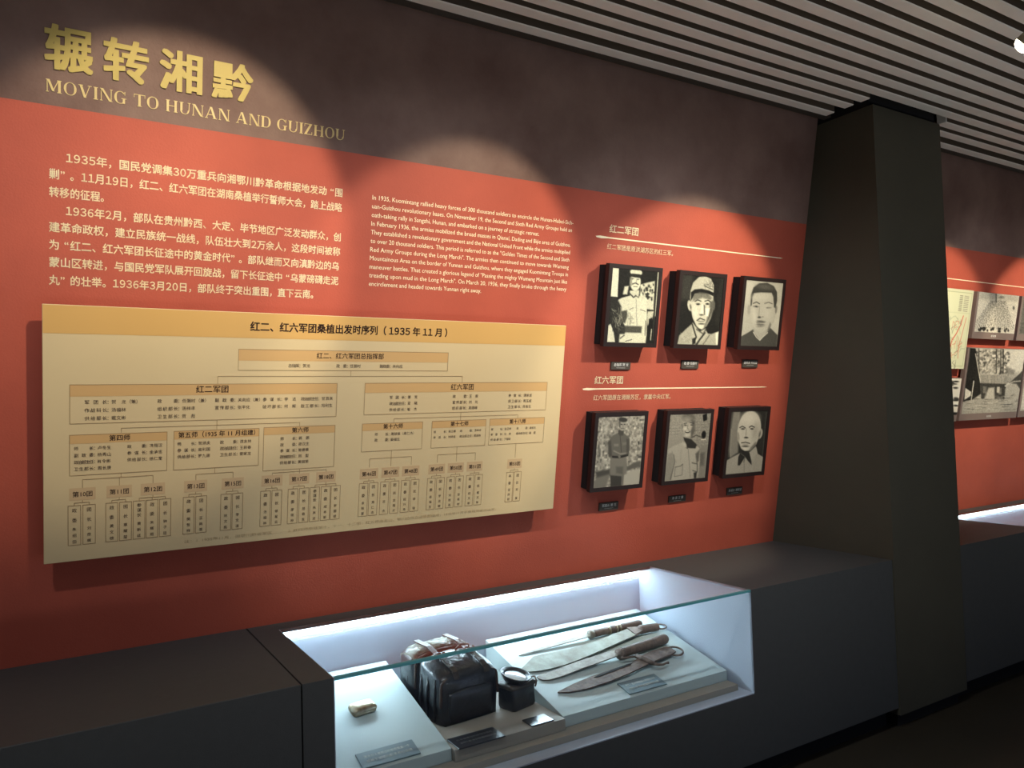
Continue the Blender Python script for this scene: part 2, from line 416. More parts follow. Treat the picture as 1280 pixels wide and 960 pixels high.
words = 'MOVING TO HUNAN AND GUIZHOU'; pos = []; cx = 0
for ch in words:
    if ch == ' ': cx += .42; continue
    P, w = serif_letter(ch); pos.append((ch, cx, P, w)); cx += w+.13
sc = .945/(cx-.13); hh = .0375
for ch, x, P, w in pos:
    bm = bmesh.new()
    for k, q in enumerate(P):
        q = [((a+x-(x+w/2))*sc, (b-.5)*hh) for a, b in q]
        ar = sum(q[i][0]*q[(i+1) % len(q)][1]-q[(i+1) % len(q)][0]*q[i][1] for i in range(len(q)))
        if ar < 0: q = q[::-1]
        prism(bm, q, 0, .003 + .00002*k)
    o = obj('title_letter', bm, M_GOLD2, wall, wall_frame(.008+(x+w/2)*sc, 1.858)); o['label'] = 'raised pale gold serif letter ' + ch

def wall_print(parent, name, rows, m, bold=.006, w=.0012, run=0):
    I = Ink()
    for body, u0, u1, v, size in rows: I.text(body, u0, v, size, x1=u1, bold=bold, run=run)
    return I.build(name, m, parent, wall_frame(0, 0, w))
wall_print(wall, 'chinese_text', [
    ('1935年，国民党调集30万重兵向湘鄂川黔革命根据地发动“围', .061, .953, 1.648, .0335),
    ('剿”。11月19日，红二、红六军团在湖南桑植举行誓师大会，踏上战略', .015, .954, 1.594, .0335),
    ('转移的征程。', .015, .166, 1.539, .0335),
    ('1936年2月，部队在贵州黔西、大定、毕节地区广泛发动群众，创', .060, .953, 1.485, .0335),
    ('建革命政权，建立民族统一战线，队伍壮大到2万余人，这段时间被称', .014, .953, 1.431, .0335),
    ('为“红二、红六军团长征途中的黄金时代”。部队继而又向滇黔边的乌', .014, .950, 1.3765, .0335),
    ('蒙山区转进，与国民党军队展开回旋战，留下长征途中“乌蒙磅礴走泥', .014, .950, 1.322, .0335),
    ('丸”的壮举。1936年3月20日，部队终于突出重围，直下云南。', .013, .856, 1.266, .0335)], M_CREAM_INK, .018, run=1)['label'] = 'cream Chinese paragraph printed on the red wall'
EN = ['In 1935, Kuomintang rallied heavy forces of 300 thousand soldiers to encircle the Hunan-Hubei-Sich-',
      'uan-Guizhou revolutionary bases. On November 19, the Second and Sixth Red Army Groups held an',
      'oath-taking rally in Sangzhi, Hunan, and embarked on a journey of strategic retreat.',
      'In February 1936, the armies mobilized the broad masses in Qianxi, Dading and Bijie area of Guizhou.',
      'They established a revolutionary government and the National United Front while the armies multiplied',
      'to over 20 thousand soldiers. This period is referred to as the "Golden Times of the Second and Sixth',
      'Red Army Groups during the Long March". The armies then continued to move towards Wumeng',
      'Mountainous Area on the border of Yunnan and Guizhou, where they engaged Kuomintang Troops in',
      'maneuver battles. That created a glorious legend of "Passing the mighty Wumeng Mountain just like',
      'treading upon mud in the Long March". On March 20, 1936, they finally broke through the heavy',
      'encirclement and headed towards Yunnan right away.']
ENR = [2.015, 2.010, 1.838, 2.008, 2.008, 2.007, 2.007, 2.006, 2.004, 2.003, 1.567]
wall_print(wall, 'english_text', [(s, 1.071, r, 1.648-.0327*i, .0245) for i, (s, r) in enumerate(zip(EN, ENR))], M_CREAM_INK, .004)['label'] = 'small cream English paragraph printed on the red wall'
wall_print(wall, 'section_heading', [('红二军团', 2.220, 2.393, 1.643, .040)], M_CREAM_INK, .022)['label'] = 'upper cream heading 红二军团'
wall_print(wall, 'section_heading', [('红六军团', 2.201, 2.373, .940, .040)], M_CREAM_INK, .022)['label'] = 'lower cream heading 红六军团'
wall_print(wall, 'section_caption', [('红二军团是原洪湖苏区的红三军。', 2.214, 2.622, 1.562, .0275)], M_CREAM_INK, .008)
wall_print(wall, 'section_caption', [('红六军团原在湘赣苏区，隶属中央红军。', 2.202, 2.690, .856, .0275)], M_CREAM_INK, .008)
def brush(u0, u1, v, parent=wall, t0=.007):
    bm = bmesh.new()
    prism(bm, [(u0, v-t0*.6), (u0+.03, v-t0), (u0+.07, v-t0*.5), (u1-.02, v-t0*.35), (u1, v), (u1-.02, v+t0*.25), (u0+.07, v+t0*.35), (u0+.02, v+t0*.7), (u0-.005, v+t0*.2)], 0, .0012)
    obj('underline_stroke', bm, M_CREAM_INK, parent, wall_frame(0, 0, 0))
brush(2.150, 3.417, 1.602); brush(2.140, 3.397, .899)
brush(4.3, 8.6, 1.600, wall2, .006)

# ------------------------------------------------------------------ the organisation chart board
BZ0, BZ1, BK = .058, .075, .9928      # BK: the drawn sizes at the board's true distance
board = thing('chart_board', 'wide cream organisation chart board with ochre heading band, hung on the red wall', 'board', wall_frame(.985, .77, 0))
bx = lambda u: u*BK-.985
bv = lambda v: 1.314+(v-1.314)*BK-.77
U0, U1, V0, V1 = -.006, 1.979, .356, 1.192
obj('panel', bevel(boxes((bx(U0), bx(U1), bv(V0), bv(V1), BZ0, BZ1)), .0015, 1), M_BOARD, board, Matrix.Identity(4))
obj('standoff_rail', boxes((bx(.15), bx(1.83), bv(1.0), bv(1.04), 0, BZ0), (bx(.15), bx(1.83), bv(.5), bv(.54), 0, BZ0)), M_SEAM, board, Matrix.Identity(4))
Z1 = BZ1+.0006
I = Ink(); I.rect(bx(U0)+.0015, bx(U1)-.0015, bv(1.102), bv(V1)-.0015, Z1); I.build('heading_band', M_HEAD, board, Matrix.Identity(4))
heads, tags, lines, txt, txt2, note = Ink(), Ink(), Ink(), Ink(), Ink(), Ink()
Z2 = BZ1+.0012
BOX = dict(A=(.581, 1.403, 1.063, 1.022, .987), B=(.067, .943, .940, .901, .812), C=(1.052, 1.899, .940, .901, .815),
           D1=(.066, .355, .777, .747, .642), D2=(.375, .660, .778, .748, .641), D3=(.675, .941, .780, .751, .618),
           D4=(1.048, 1.305, .781, .752, .669), D5=(1.345, 1.599, .782, .752, .669), D6=(1.616, 1.897, .783, .753, .669))
LT = .0016
for k, (a, b, t1, hd, bt) in BOX.items():
    heads = Ink(); heads.rect(bx(a), bx(b), bv(hd), bv(t1), Z1); heads.build('box_heading_print', M_HEAD2, board, Matrix.Identity(4)); lines.frame(bx(a), bx(b), bv(bt), bv(t1), LT, Z2)
def ln(a, b, c, d):
    if abs(a-c) < 1e-6: lines.rect(bx(a)-LT/2, bx(a)+LT/2, bv(min(b, d)), bv(max(b, d)), Z2)
    else: lines.rect(bx(min(a, c)), bx(max(a, c)), bv(b)-LT/2, bv(b)+LT/2, Z2)
def tree(px, pv, busv, kids, kv):
    ln(px, pv, px, busv); ln(min(kids+[px]), busv, max(kids+[px]), busv)
    for k in kids: ln(k, busv, k, kv)
tree(.994, .987, .966, [.514, 1.473], .940)
tree(.514, .812, .794, [.215, .514, .805], .779)
tree(1.475, .815, .797, [1.178, 1.475, 1.755], .782)
TG = [('10', .103), ('11', .210), ('12', .312), ('13', .448), ('15', .572), ('16', .710), ('17', .810), ('18', .912),
      ('46', 1.084), ('47', 1.174), ('48', 1.262), ('49', 1.378), ('50', 1.466), ('51', 1.556), ('53', 1.755)]
STR = {'10': [.080, .122], '11': [.188, .229], '12': [.270, .310, .351], '13': [.426, .467], '15': [.550, .590], '16': [.688, .729],
       '17': [.788, .830], '18': [.871, .913, .952], '46': [1.064, 1.105], '47': [1.152, 1.195], '48': [1.241, 1.283],
       '49': [1.356, 1.398], '50': [1.445, 1.487], '51': [1.537, 1.579], '53': [1.735, 1.775]}
tree(.215, .642, .628, [.103, .210, .312], .601); tree(.51, .641, .622, [.448, .572], .601); tree(.810, .618, .609, [.710, .810, .912], .601)
tree(1.174, .669, .640, [1.084, 1.174, 1.262], .606); tree(1.466, .669, .640, [1.378, 1.466, 1.556], .607); tree(1.755, .669, .64, [1.755], .607)
NAMES = ['朱绍田', '刘彦辉', '黄文榜', '覃耀楚', '黄新廷', '朱辉照', '钟子廷', '樊哲祥', '王尚荣', '陈文彪', '李文清', '汤福林', '顿星云', '廖瑞林', '范春生',
         '朱声达', '成本新', '李国斌', '余秋里', '周仁杰', '苏杰', '龙福才', '段兴寿', '李铨', '晏福生', '罗志敏', '刘转连', '彭栋材', '颜文彬', '戴文彬', '贺庆积', '苏鳌', '刘礼年']
ni = 0
for k, u in TG:
    tags = Ink(); tags.rect(bx(u)-.0375, bx(u)+.0375, bv(.560), bv(.601), Z1); tags.build('regiment_tag_print', M_TAG, board, Matrix.Identity(4))
    txt.text('第'+k+'团', bx(u), bv(.580), .0195, align='C', z=Z2, bold=.008)
    s_ = STR[k]; mid = sum(s_)/len(s_)
    tree(u, .560, .552, s_, .544)
    for j, x in enumerate(s_):
        lines.frame(bx(x)-.0185, bx(x)+.0185, bv(.410), bv(.544), LT, Z2)
        ttl = '政委' if j == 0 else '团长'
        if len(s_) == 3: ttl = ['参谋长', '政委', '团长'][j]
        nm = NAMES[ni % len(NAMES)]; ni += 1
        vs = [.527, .494] if len(ttl) == 2 else [.528, .511, .494]
        for c_, v_ in zip(ttl, vs): txt.text(c_, bx(x), bv(v_), .0145, align='C', z=Z2)
        nv = [.464, .443, .422] if len(nm) == 3 else [.462, .424]
        for c_, v_ in zip(nm, nv): txt2.text(c_, bx(x), bv(v_), .0125, align='C', z=Z2)
txt.text('红二、红六军团桑植出发时序列（ 1935 年 11 月 ）', bx(.619), bv(1.143), .036, x1=bx(1.392), z=Z2, bold=.026, run=1)
txt.text('红二、红六军团总指挥部', bx(.992), bv(1.043), .024, align='C', z=Z2, bold=.012)
txt.text('红二军团', bx(.497), bv(.921), .027, align='C', z=Z2, bold=.014)
txt.text('红六军团', bx(1.475), bv(.921), .027, align='C', z=Z2, bold=.014)
for k, s_ in dict(D1='第四师', D2='第五师（1935 年 11 月组建）', D3='第六师', D4='第十六师', D5='第十七师', D6='第十八师').items():
    a, b, t1, hd, bt = BOX[k]; txt.text(s_, bx((a+b)/2), bv((t1+hd)/2), .021, align='C', z=Z2, bold=.014)
def entry(u, v, role, name, rw=.058, gap=.012, sz=.0155):
    n = len(role)
    for i, c_ in enumerate(role): txt.text(c_, bx(u+(rw-sz)*(i/(n-1) if n > 1 else 0))+sz/2, bv(v), sz*.95, align='C', z=Z2)
    txt2.text('：', bx(u+rw+.002), bv(v), sz, align='C', z=Z2)
    txt2.text(name, bx(u+rw+gap), bv(v), sz*.93, z=Z2)
for u, r_, n_ in [(.755, '总指挥', '贺龙'), (.935, '政委', '任弼时'), (1.108, '副政委', '关向应')]: entry(u, 1.005, r_, n_, .042)
for c_, col_ in enumerate([[('军团长', '贺　龙（兼）'), ('作战科长', '汤福林'), ('供给部长', '戴文彬')], [('政委', '任弼时（兼）'), ('组织部长', '汤祥丰'), ('卫生部长', '贺　彪')],
                          [('副政委', '关向应（兼）'), ('宣传部长', '张平化')], [('参谋长', '李　达'), ('破坏部长', '何　辉')], [('政治部主任', '甘泗淇'), ('敌工部长', '冯利生')]]):
    for r_, (a, b) in enumerate(col_): entry([.108, .322, .505, .668, .806][c_], .882-.0265*r_, a, b, .066)
for c_, col_ in enumerate([[('军团长', '萧　克'), ('政治部主任', '夏　曦'), ('供给部长', '喻　杰')], [('政委', '王　震'), ('宣传部长', '刘　光'), ('组织部长', '吴德峰')],
                          [('参谋长', '谭家述'), ('保卫部长', '周玉成'), ('卫生部长', '陈杏生')]]):
    for r_, (a, b) in enumerate(col_): entry([1.155, 1.432, 1.70][c_], .882-.0245*r_, a, b, .066)
def div(k, cols, rows, sz=.0145):
    for c_, col_ in enumerate(rows):
        for r_, (a, b) in enumerate(col_): entry(cols[c_], BOX[k][3]-.016-.0225*r_, a, b, .058, .010, sz)
div('D1', [.078, .232], [[('师长', '卢冬生'), ('副政委', '杨秀山'), ('政治部主任', '肖令彬'), ('卫生部长', '周长庚')], [('政委', '冼恒汉'), ('参谋长', '金承忠'), ('供给部长', '徐仁奎')]])
div('D2', [.386, .525], [[('师长', '贺炳炎'), ('参谋长', '高利国'), ('供给部长', '罗九德')], [('政委', '谭友林'), ('政治部主任', '王新春'), ('卫生部长', '董家龙')]])
div('D3', [.735], [[('师长', '郭　鹏'), ('政委', '廖汉生'), ('参谋长', '常德善'), ('政治部主任', '刘　型'), ('供给部长', '黄祖荣')]])
div('D4', [1.10], [[('师长', '周球保（周仁杰）'), ('政委', '晏福生')]])
div('D5', [1.354, 1.475], [[('师长', '吴正卿'), ('参谋长', '刘转连')], [('政委', '汤祥丰'), ('政治部主任', '黄连秋')]], .0125)
div('D6', [1.624, 1.752], [[('师长', '张正坤'), ('参谋长', '马　赤'), ('供给部长', '丁国钰')], [('政委', '晏福生'), ('政治部主任', '戴　里')]], .0125)
note.text('注：1. 1935年11月，湘鄂川黔省军区……　2. 红四师原辖第十、十一、十二团；红五师由龙山、鄂川边独立团等部编成；1935年11月于桑植刘家坪出发。', bx(.413), bv(.383), .0125, x1=bx(1.675), z=Z2)
I4 = Matrix.Identity(4)
lines.build('chart_line_print', M_LINE_INK, board, I4); txt.build('chart_text_print', M_DARK_INK, board, I4)
txt2.build('name_text_print', M_DARK_INK, board, I4); tag(note.build('footnote_print', M_FAINT_INK, board, I4), None, None, kind='stuff')

# ------------------------------------------------------------------ six framed portraits
FT0, FT1, FK = .052, .080, .9925
def portrait(uc, vc, label, pic, w=.322, h=.380, tint=(1, .965, .86)):
    uc, vc, w, h = uc*FK, 1.314+(vc-1.314)*FK, w*FK, h*FK
    r = thing('portrait_frame', label, 'picture', wall_frame(uc, vc), 'framed portraits on the red wall')
    f = bmesh.new(); b = .020
    box(f, -w/2, w/2, -h/2, h/2, FT0, FT1-.003); bevel(f, .0015, 1)
    obj('frame_body', f, M_BLACK, r, I4)
    g = boxes((-w/2, w/2, h/2-b, h/2, FT1-.003, FT1), (-w/2, w/2, -h/2, -h/2+b, FT1-.003, FT1), (-w/2, -w/2+b, -h/2+b, h/2-b, FT1-.003, FT1), (w/2-b, w/2, -h/2+b, h/2-b, FT1-.003, FT1))
    obj('frame_lip', g, M_BLACK, r, I4)
    obj('standoff_block', boxes((-w/2+.006, w/2-.006, -h/2+.006, h/2-.006, 0, FT0)), M_SEAM, r, I4)
    pic.build('photo_print', w-2*b, h-2*b, r, T(0, 0, FT1-.0022), tint)
    return r
# 1: man in cap and light tunic, others behind
q = Picture([(135, 82), (505, 117), (463, 708), (98, 697)])
q.fill(30); q.poly([(135, 80), (183, 84), (175, 320), (118, 315)], 235); q.poly([(228, 235), (262, 230), (250, 300), (215, 300)], 220, 5)
q.poly([(355, 220), (400, 205), (470, 190), (462, 430), (400, 420), (350, 330)], 210, 5)
for i in range(34): q.ell(360+rng.rand()*100, 215+rng.rand()*130, 5+7*rng.rand(), 5+9*rng.rand(), [35, 60, 235][i % 3], .5)
q.poly([(415, 440), (465, 440), (455, 500), (415, 560), (410, 480)], 200, 4); q.poly([(425, 505), (452, 490), (448, 690), (418, 690)], 25, 4)
q.line([(448, 590), (440, 680)], 7, 180); q.line([(497, 120), (478, 480)], 9, 190, 3); q.line([(470, 480), (462, 700)], 6, 60, 3)
q.poly([(205, 330), (290, 305), (345, 310), (405, 350), (410, 470), (408, 640), (400, 705), (235, 705), (230, 560), (195, 470), (175, 400), (175, 350)], 222, 4)
q.poly([(120, 320), (168, 325), (205, 400), (205, 520), (235, 560), (235, 690), (160, 690), (150, 600), (110, 540), (118, 450)], 45, 6)
q.poly([(100, 560), (125, 545), (150, 620), (160, 696), (98, 696)], 228, 4)
for i in range(46): q.line([(130+rng.rand()*90, 400+rng.rand()*200), (135+rng.rand()*100, 420+rng.rand()*220)], 3, [200, 25, 120][i % 3], 2, .6)
q.poly([(205, 440), (250, 430), (255, 480), (235, 540), (215, 530)], 60, 6, .9); q.poly([(240, 560), (370, 565), (365, 620), (215, 615), (200, 590)], 55, 6, .85)
q.poly([(195, 630), (350, 625), (370, 705), (190, 700)], 226, 5); q.line([(240, 690), (290, 675)], 6, 60); q.line([(200, 665), (230, 640)], 8, 50, 3)
for i in range(40): q.line([(245+rng.rand()*60, 440+rng.rand()*110)]*1+[(250+rng.rand()*60, 450+rng.rand()*120)], 2.5, [90, 235][i % 2], 2, .5)
q.line([(320, 340), (330, 560)], 3, 110, 2); q.line([(270, 425), (300, 410)], 5, 90, 2); q.line([(355, 425), (395, 440)], 5, 80, 2); q.line([(400, 520), (395, 640)], 6, 70, 3)
q.ell(313, 200, 42, 72, 228, .10); q.poly([(268, 160), (290, 150), (285, 230), (265, 235)], 130, 4, .7)
q.poly([(270, 270), (345, 265), (345, 325), (310, 335), (268, 300)], 215, 4); q.line([(262, 285), (300, 325), (318, 310)], 9, 40, 3); q.line([(318, 312), (340, 325), (345, 300)], 6, 60, 3)
q.ell(318, 118, 48, 28, 225, .1, 8); q.poly([(262, 145), (285, 128), (350, 135), (368, 160), (345, 165), (295, 158)], 35, 4)
q.ell(292, 172, 10, 4, 40, .5); q.ell(333, 176, 10, 4, 40, .5); q.line([(290, 215), (312, 206), (335, 218)], 8, 35, 3); q.line([(300, 235), (328, 237)], 5, 60, 2); q.line([(318, 180), (322, 205)], 4, 140, 2)
q.grain(9)
portrait(2.353, 1.294, 'black framed photo of a capped man in light tunic with people behind, upper row', q, tint=(1, .985, .84))
# 2: man with a cap, dark background
q = Picture([(152, 85), (535, 112), (455, 710), (105, 705)])
q.fill(30); q.poly([(152, 85), (240, 88), (225, 300), (120, 320)], 52, 25); q.poly([(500, 120), (535, 112), (470, 560), (440, 500)], 40, 20)
q.poly([(110, 705), (125, 630), (180, 570), (240, 515), (300, 600), (345, 600), (400, 610), (468, 585), (452, 710)], 165, 5)
q.poly([(240, 510), (300, 590), (350, 560), (370, 610), (330, 660), (270, 700), (215, 700), (235, 600)], 185, 6)
q.line([(235, 520), (270, 640), (240, 700)], 12, 45, 4); q.line([(345, 600), (300, 660), (270, 705)], 14, 40, 5); q.poly([(232, 655), (265, 640), (262, 700), (235, 700)], 35, 4)
q.line([(385, 620), (330, 700)], 7, 85, 4); q.poly([(440, 600), (466, 590), (455, 705), (440, 705)], 225, 4)
for i in range(60): q.line([(120+rng.rand()*120, 590+rng.rand()*110)]+[(125+rng.rand()*125, 595+rng.rand()*110)], 3, [120, 200][i % 2], 3, .25)
q.poly([(222, 290), (250, 250), (430, 255), (425, 380), (400, 470), (360, 540), (320, 570), (275, 545), (240, 470), (225, 390)], 196, 5)
q.poly([(395, 330), (432, 300), (425, 400), (395, 470), (350, 545), (335, 560), (365, 480), (385, 410)], 90, 10)
q.ell(215, 360, 20, 48, 190, .15, -8); q.ell(432, 355, 12, 40, 85, .2, 6); q.ell(222, 370, 8, 25, 110, .4, -8)
q.poly([(240, 260), (300, 235), (380, 240), (420, 290), (400, 310), (330, 290), (270, 310), (240, 320)], 90, 10, .8)
q.poly([(222, 225), (245, 155), (300, 105), (360, 98), (410, 120), (436, 175), (432, 240), (380, 225), (300, 215), (255, 240), (222, 320), (216, 290)], 178, 4)
q.poly([(225, 240), (260, 215), (320, 208), (390, 222), (432, 245), (430, 275), (370, 245), (300, 235), (258, 255), (225, 318)], 28, 4)
for i in range(30): q.line([(330+rng.rand()*95, 120+rng.rand()*80)]+[(345+rng.rand()*90, 140+rng.rand()*80)], 4, [110, 215, 70][i % 3], 3, .45)
q.line([(350, 185), (425, 215)], 8, 70, 3); q.line([(345, 175), (400, 165)], 5, 90, 3)
q.line([(262, 322), (285, 308), (315, 318)], 9, 55, 3); q.line([(350, 318), (380, 310), (405, 325)], 9, 50, 3)
q.ell(288, 345, 19, 9, 70, .4); q.ell(373, 342, 17, 9, 60, .4); q.ell(288, 345, 6, 5, 15, .4); q.ell(375, 342, 6, 5, 15, .4)
q.poly([(325, 345), (350, 350), (345, 430), (325, 445), (305, 440)], 225, 6, .8); q.poly([(338, 350), (352, 352), (350, 440), (338, 440)], 70, 5, .8); q.poly([(355, 385), (395, 375), (378, 450), (355, 450)], 228, 6)
q.ell(318, 440, 18, 7, 70, .5); q.line([(278, 490), (305, 470), (345, 485)], 10, 60, 3); q.line([(290, 497), (340, 497)], 8, 110, 3); q.ell(318, 520, 26, 7, 80, .5); q.ell(310, 548, 22, 16, 215, .5)
q.ell(265, 420, 20, 50, 210, .6); q.line([(275, 570), (330, 610), (360, 560)], 12, 60, 6, .8)
q.grain(7)
portrait(2.787, 1.294, 'black framed close-up of a man in a soft field cap, upper row middle', q, tint=(1, .985, .86))
# 3: young man, short hair, dark collar, pale background
q = Picture([(185, 92), (500, 120), (418, 708), (105, 690)])
q.fill(172); q.ell(430, 480, 60, 120, 185, .8); q.poly([(185, 92), (260, 98), (190, 300), (150, 300)], 185, 30)
q.poly([(112, 608), (170, 575), (225, 540), (275, 640), (345, 545), (368, 530), (432, 600), (418, 712), (103, 695)], 72, 4)
q.poly([(222, 520), (350, 530), (350, 560), (275, 645), (225, 575)], 165, 4); q.line([(222, 570), (245, 615), (273, 645), (300, 615), (345, 575)], 7, 195, 2)
q.ell(322, 365, 108, 190, 170, .04, 6); q.poly([(215, 210), (430, 215), (425, 360), (395, 470), (340, 545), (285, 575), (240, 550), (212, 470), (205, 360)], 172, 5)
q.ell(193, 362, 12, 45, 150, .2, 4); q.ell(428, 362, 10, 36, 120, .2, 8)
q.poly([(208, 330), (215, 230), (240, 160), (290, 122), (360, 116), (415, 145), (442, 200), (440, 280), (422, 350), (410, 340), (408, 250), (395, 208), (300, 205), (245, 212), (228, 250), (218, 320)], 58, 5)
q.ell(340, 155, 60, 22, 84, .6, 8); q.line([(232, 305), (260, 292), (285, 308)], 9, 75, 3); q.line([(330, 305), (365, 295), (395, 308)], 8, 90, 3)
q.ell(252, 333, 24, 8, 90, .4, 5); q.ell(362, 345, 22, 8, 90, .4, 0); q.ell(255, 333, 8, 6, 35, .4); q.ell(352, 346, 8, 6, 35, .4)
q.line([(285, 330), (275, 420)], 5, 140, 4); q.ell(278, 432, 14, 8, 60, .5); q.ell(308, 428, 9, 6, 110, .5)
q.ell(290, 470, 40, 9, 95, .4, 4); q.line([(252, 482), (325, 480)], 5, 70, 3); q.ell(285, 500, 34, 10, 110, .4, 4); q.ell(282, 518, 28, 6, 130, .6)
q.ell(235, 420, 18, 70, 188, .7); q.ell(350, 400, 35, 60, 182, .8); q.poly([(370, 480), (378, 500), (365, 545), (340, 560), (355, 520)], 110, 6); q.ell(300, 245, 70, 25, 182, .8)
q.grain(4)
portrait(3.232, 1.296, 'black framed portrait of a short-haired young man on pale background, upper row right', q, tint=(1, .98, .88))
# 4: standing man with belt, textured rock wall
q = Picture([(172, 150), (547, 135), (480, 705), (98, 738)])
q.fill(158); q.grain(18, 3); q.grain(9)
for i in range(90): q.line([(110+rng.rand()*420, 150+rng.rand()*400)]+[(0, 0)][:0]+[(120+rng.rand()*420, 160+rng.rand()*400)][:0] if False else [(x := 110+rng.rand()*420, y := 150+rng.rand()*420), (x+rng.randn()*14, y+rng.randn()*14)], 3, [95, 200, 120][i % 3], 3, .5)
q.poly([(98, 738), (105, 680), (160, 610), (240, 585), (235, 640), (200, 735)], 120, 10); q.poly([(120, 600), (240, 580), (240, 620), (130, 650)], 75, 10)
q.poly([(340, 580), (440, 530), (500, 510), (495, 560), (420, 580), (350, 610)], 95, 8); q.poly([(345, 620), (490, 575), (478, 705), (340, 715)], 175, 6)
q.poly([(150, 400), (165, 350), (170, 460), (150, 500)], 90, 8, .7); q.poly([(480, 350), (495, 350), (490, 380), (480, 375)], 60, 3)
q.poly([(275, 300), (320, 280), (370, 285), (410, 320), (408, 400), (398, 465), (375, 480), (382, 560), (370, 620), (330, 640), (240, 632), (242, 560), (250, 490), (232, 470), (236, 400), (258, 320)], 104, 5)
q.poly([(240, 630), (335, 640), (330, 720), (238, 728)], 62, 5); q.poly([(335, 625), (355, 620), (345, 712), (330, 718)], 110, 5)
q.poly([(250, 490), (382, 478), (380, 620), (330, 636), (242, 630)], 132, 6, .7); q.poly([(290, 560), (350, 560), (345, 625), (290, 615)], 80, 9, .6)
q.line([(280, 430), (330, 455), (395, 445)], 9, 170, 5, .7); q.line([(270, 478), (320, 482), (388, 465)], 18, 40, 3); q.ell(322, 478, 10, 12, 120, .3)
q.poly([(232, 360), (258, 330), (262, 470), (238, 480)], 70, 6, .8); q.poly([(385, 330), (410, 330), (405, 450), (380, 470)], 70, 6, .7)
q.line([(335, 300), (340, 440)], 4, 60, 3); q.poly([(280, 370), (320, 370), (318, 392), (282, 392)], 140, 3, .7); q.poly([(350, 360), (385, 355), (385, 378), (352, 382)], 130, 3, .6)
q.poly([(325, 255), (370, 255), (360, 300), (335, 305), (318, 285)], 75, 4); q.ell(358, 215, 30, 48, 168, .12, 8); q.ell(364, 172, 36, 20, 60, .15, 5)
q.ell(350, 210, 9, 4, 50, .5); q.ell(375, 210, 8, 4, 50, .5); q.line([(345, 243), (370, 245)], 5, 70, 3); q.poly([(330, 180), (345, 180), (340, 240), (328, 230)], 85, 4, .8); q.line([(362, 215), (362, 235)], 4, 110, 3)
portrait(2.340, .605, 'black framed full-length photo of a belted man before a rough wall, lower row left', q)
# 5: smiling man, light jacket, brick wall
q = Picture([(177, 135), (530, 118), (468, 690), (107, 727)])
q.fill(138); q.poly([(177, 135), (300, 130), (290, 330), (155, 350)], 150, 20)
for i in range(14):
    y = 150+i*27; q.line([(165, y), (525, y-16)], 3, 105, 2, .6)
    for j in range(5): x = 180+j*75+(i % 2)*35; q.line([(x, y-25), (x-3, y)], 3, 110, 2, .5)
q.grain(10); q.poly([(150, 330), (290, 320), (280, 440), (145, 430)], 150, 15, .8)
q.poly([(455, 135), (493, 122), (495, 180), (460, 192)], 22, 4); q.ell(462, 310, 20, 34, 22, .2, 8); q.line([(355, 335), (395, 315), (450, 335)], 7, 60, 4); q.line([(440, 355), (480, 350)], 6, 220, 3)
q.poly([(425, 420), (500, 400), (470, 690), (415, 695)], 128, 8); q.poly([(420, 470), (470, 465), (460, 580), (425, 590)], 80, 12, .7)
q.poly([(150, 440), (200, 410), (285, 375), (310, 430), (400, 410), (428, 440), (420, 560), (412, 640), (395, 700), (107, 727), (120, 600), (140, 500)], 166, 5)
q.poly([(115, 640), (150, 480), (185, 470), (195, 560), (165, 720), (107, 727)], 140, 8); q.line([(195, 490), (200, 560), (160, 710)], 6, 85, 4)
q.poly([(283, 335), (350, 350), (400, 400), (385, 432), (330, 430), (305, 425)], 45, 5); q.line([(285, 375), (300, 425), (315, 432)], 8, 70, 3); q.ell(292, 400, 14, 30, 175, .4, -20)
q.line([(322, 440), (335, 690)], 4, 110, 3); q.line([(205, 600), (250, 590), (272, 572)], 6, 80, 3); q.line([(205, 600), (195, 685), (262, 670), (270, 580)], 5, 110, 3); q.line([(355, 560), (400, 570), (398, 640), (360, 630)], 8, 85, 5)
q.poly([(385, 480), (425, 440), (412, 540), (395, 570)], 70, 8, .8); q.poly([(365, 650), (395, 640), (388, 700), (368, 700)], 50, 5)
q.line([(180, 460), (215, 560)], 4, 125, 5, .6); q.line([(260, 450), (250, 560)], 4, 140, 6, .6)
q.ell(330, 225, 54, 98, 172, .07, 2); q.ell(332, 162, 56, 40, 98, .25, 2); q.ell(318, 180, 35, 25, 145, .8); q.poly([(355, 180), (388, 190), (384, 280), (350, 340), (345, 280), (365, 230)], 85, 8, .9)
q.ell(276, 235, 9, 26, 130, .3); q.line([(290, 215), (312, 210)], 7, 60, 3); q.line([(345, 205), (375, 212)], 7, 50, 3); q.ell(302, 228, 13, 5, 60, .5); q.ell(357, 225, 12, 5, 45, .5)
q.line([(325, 225), (318, 258), (332, 262)], 5, 110, 3); q.ell(318, 285, 22, 12, 60, .3); q.ell(317, 281, 16, 5, 230, .4); q.ell(312, 318, 22, 14, 185, .6); q.ell(300, 258, 14, 12, 200, .7)
q.grain(4)
portrait(2.786, .605, 'black framed photo of a smiling man in a light jacket before bricks, lower row middle', q)
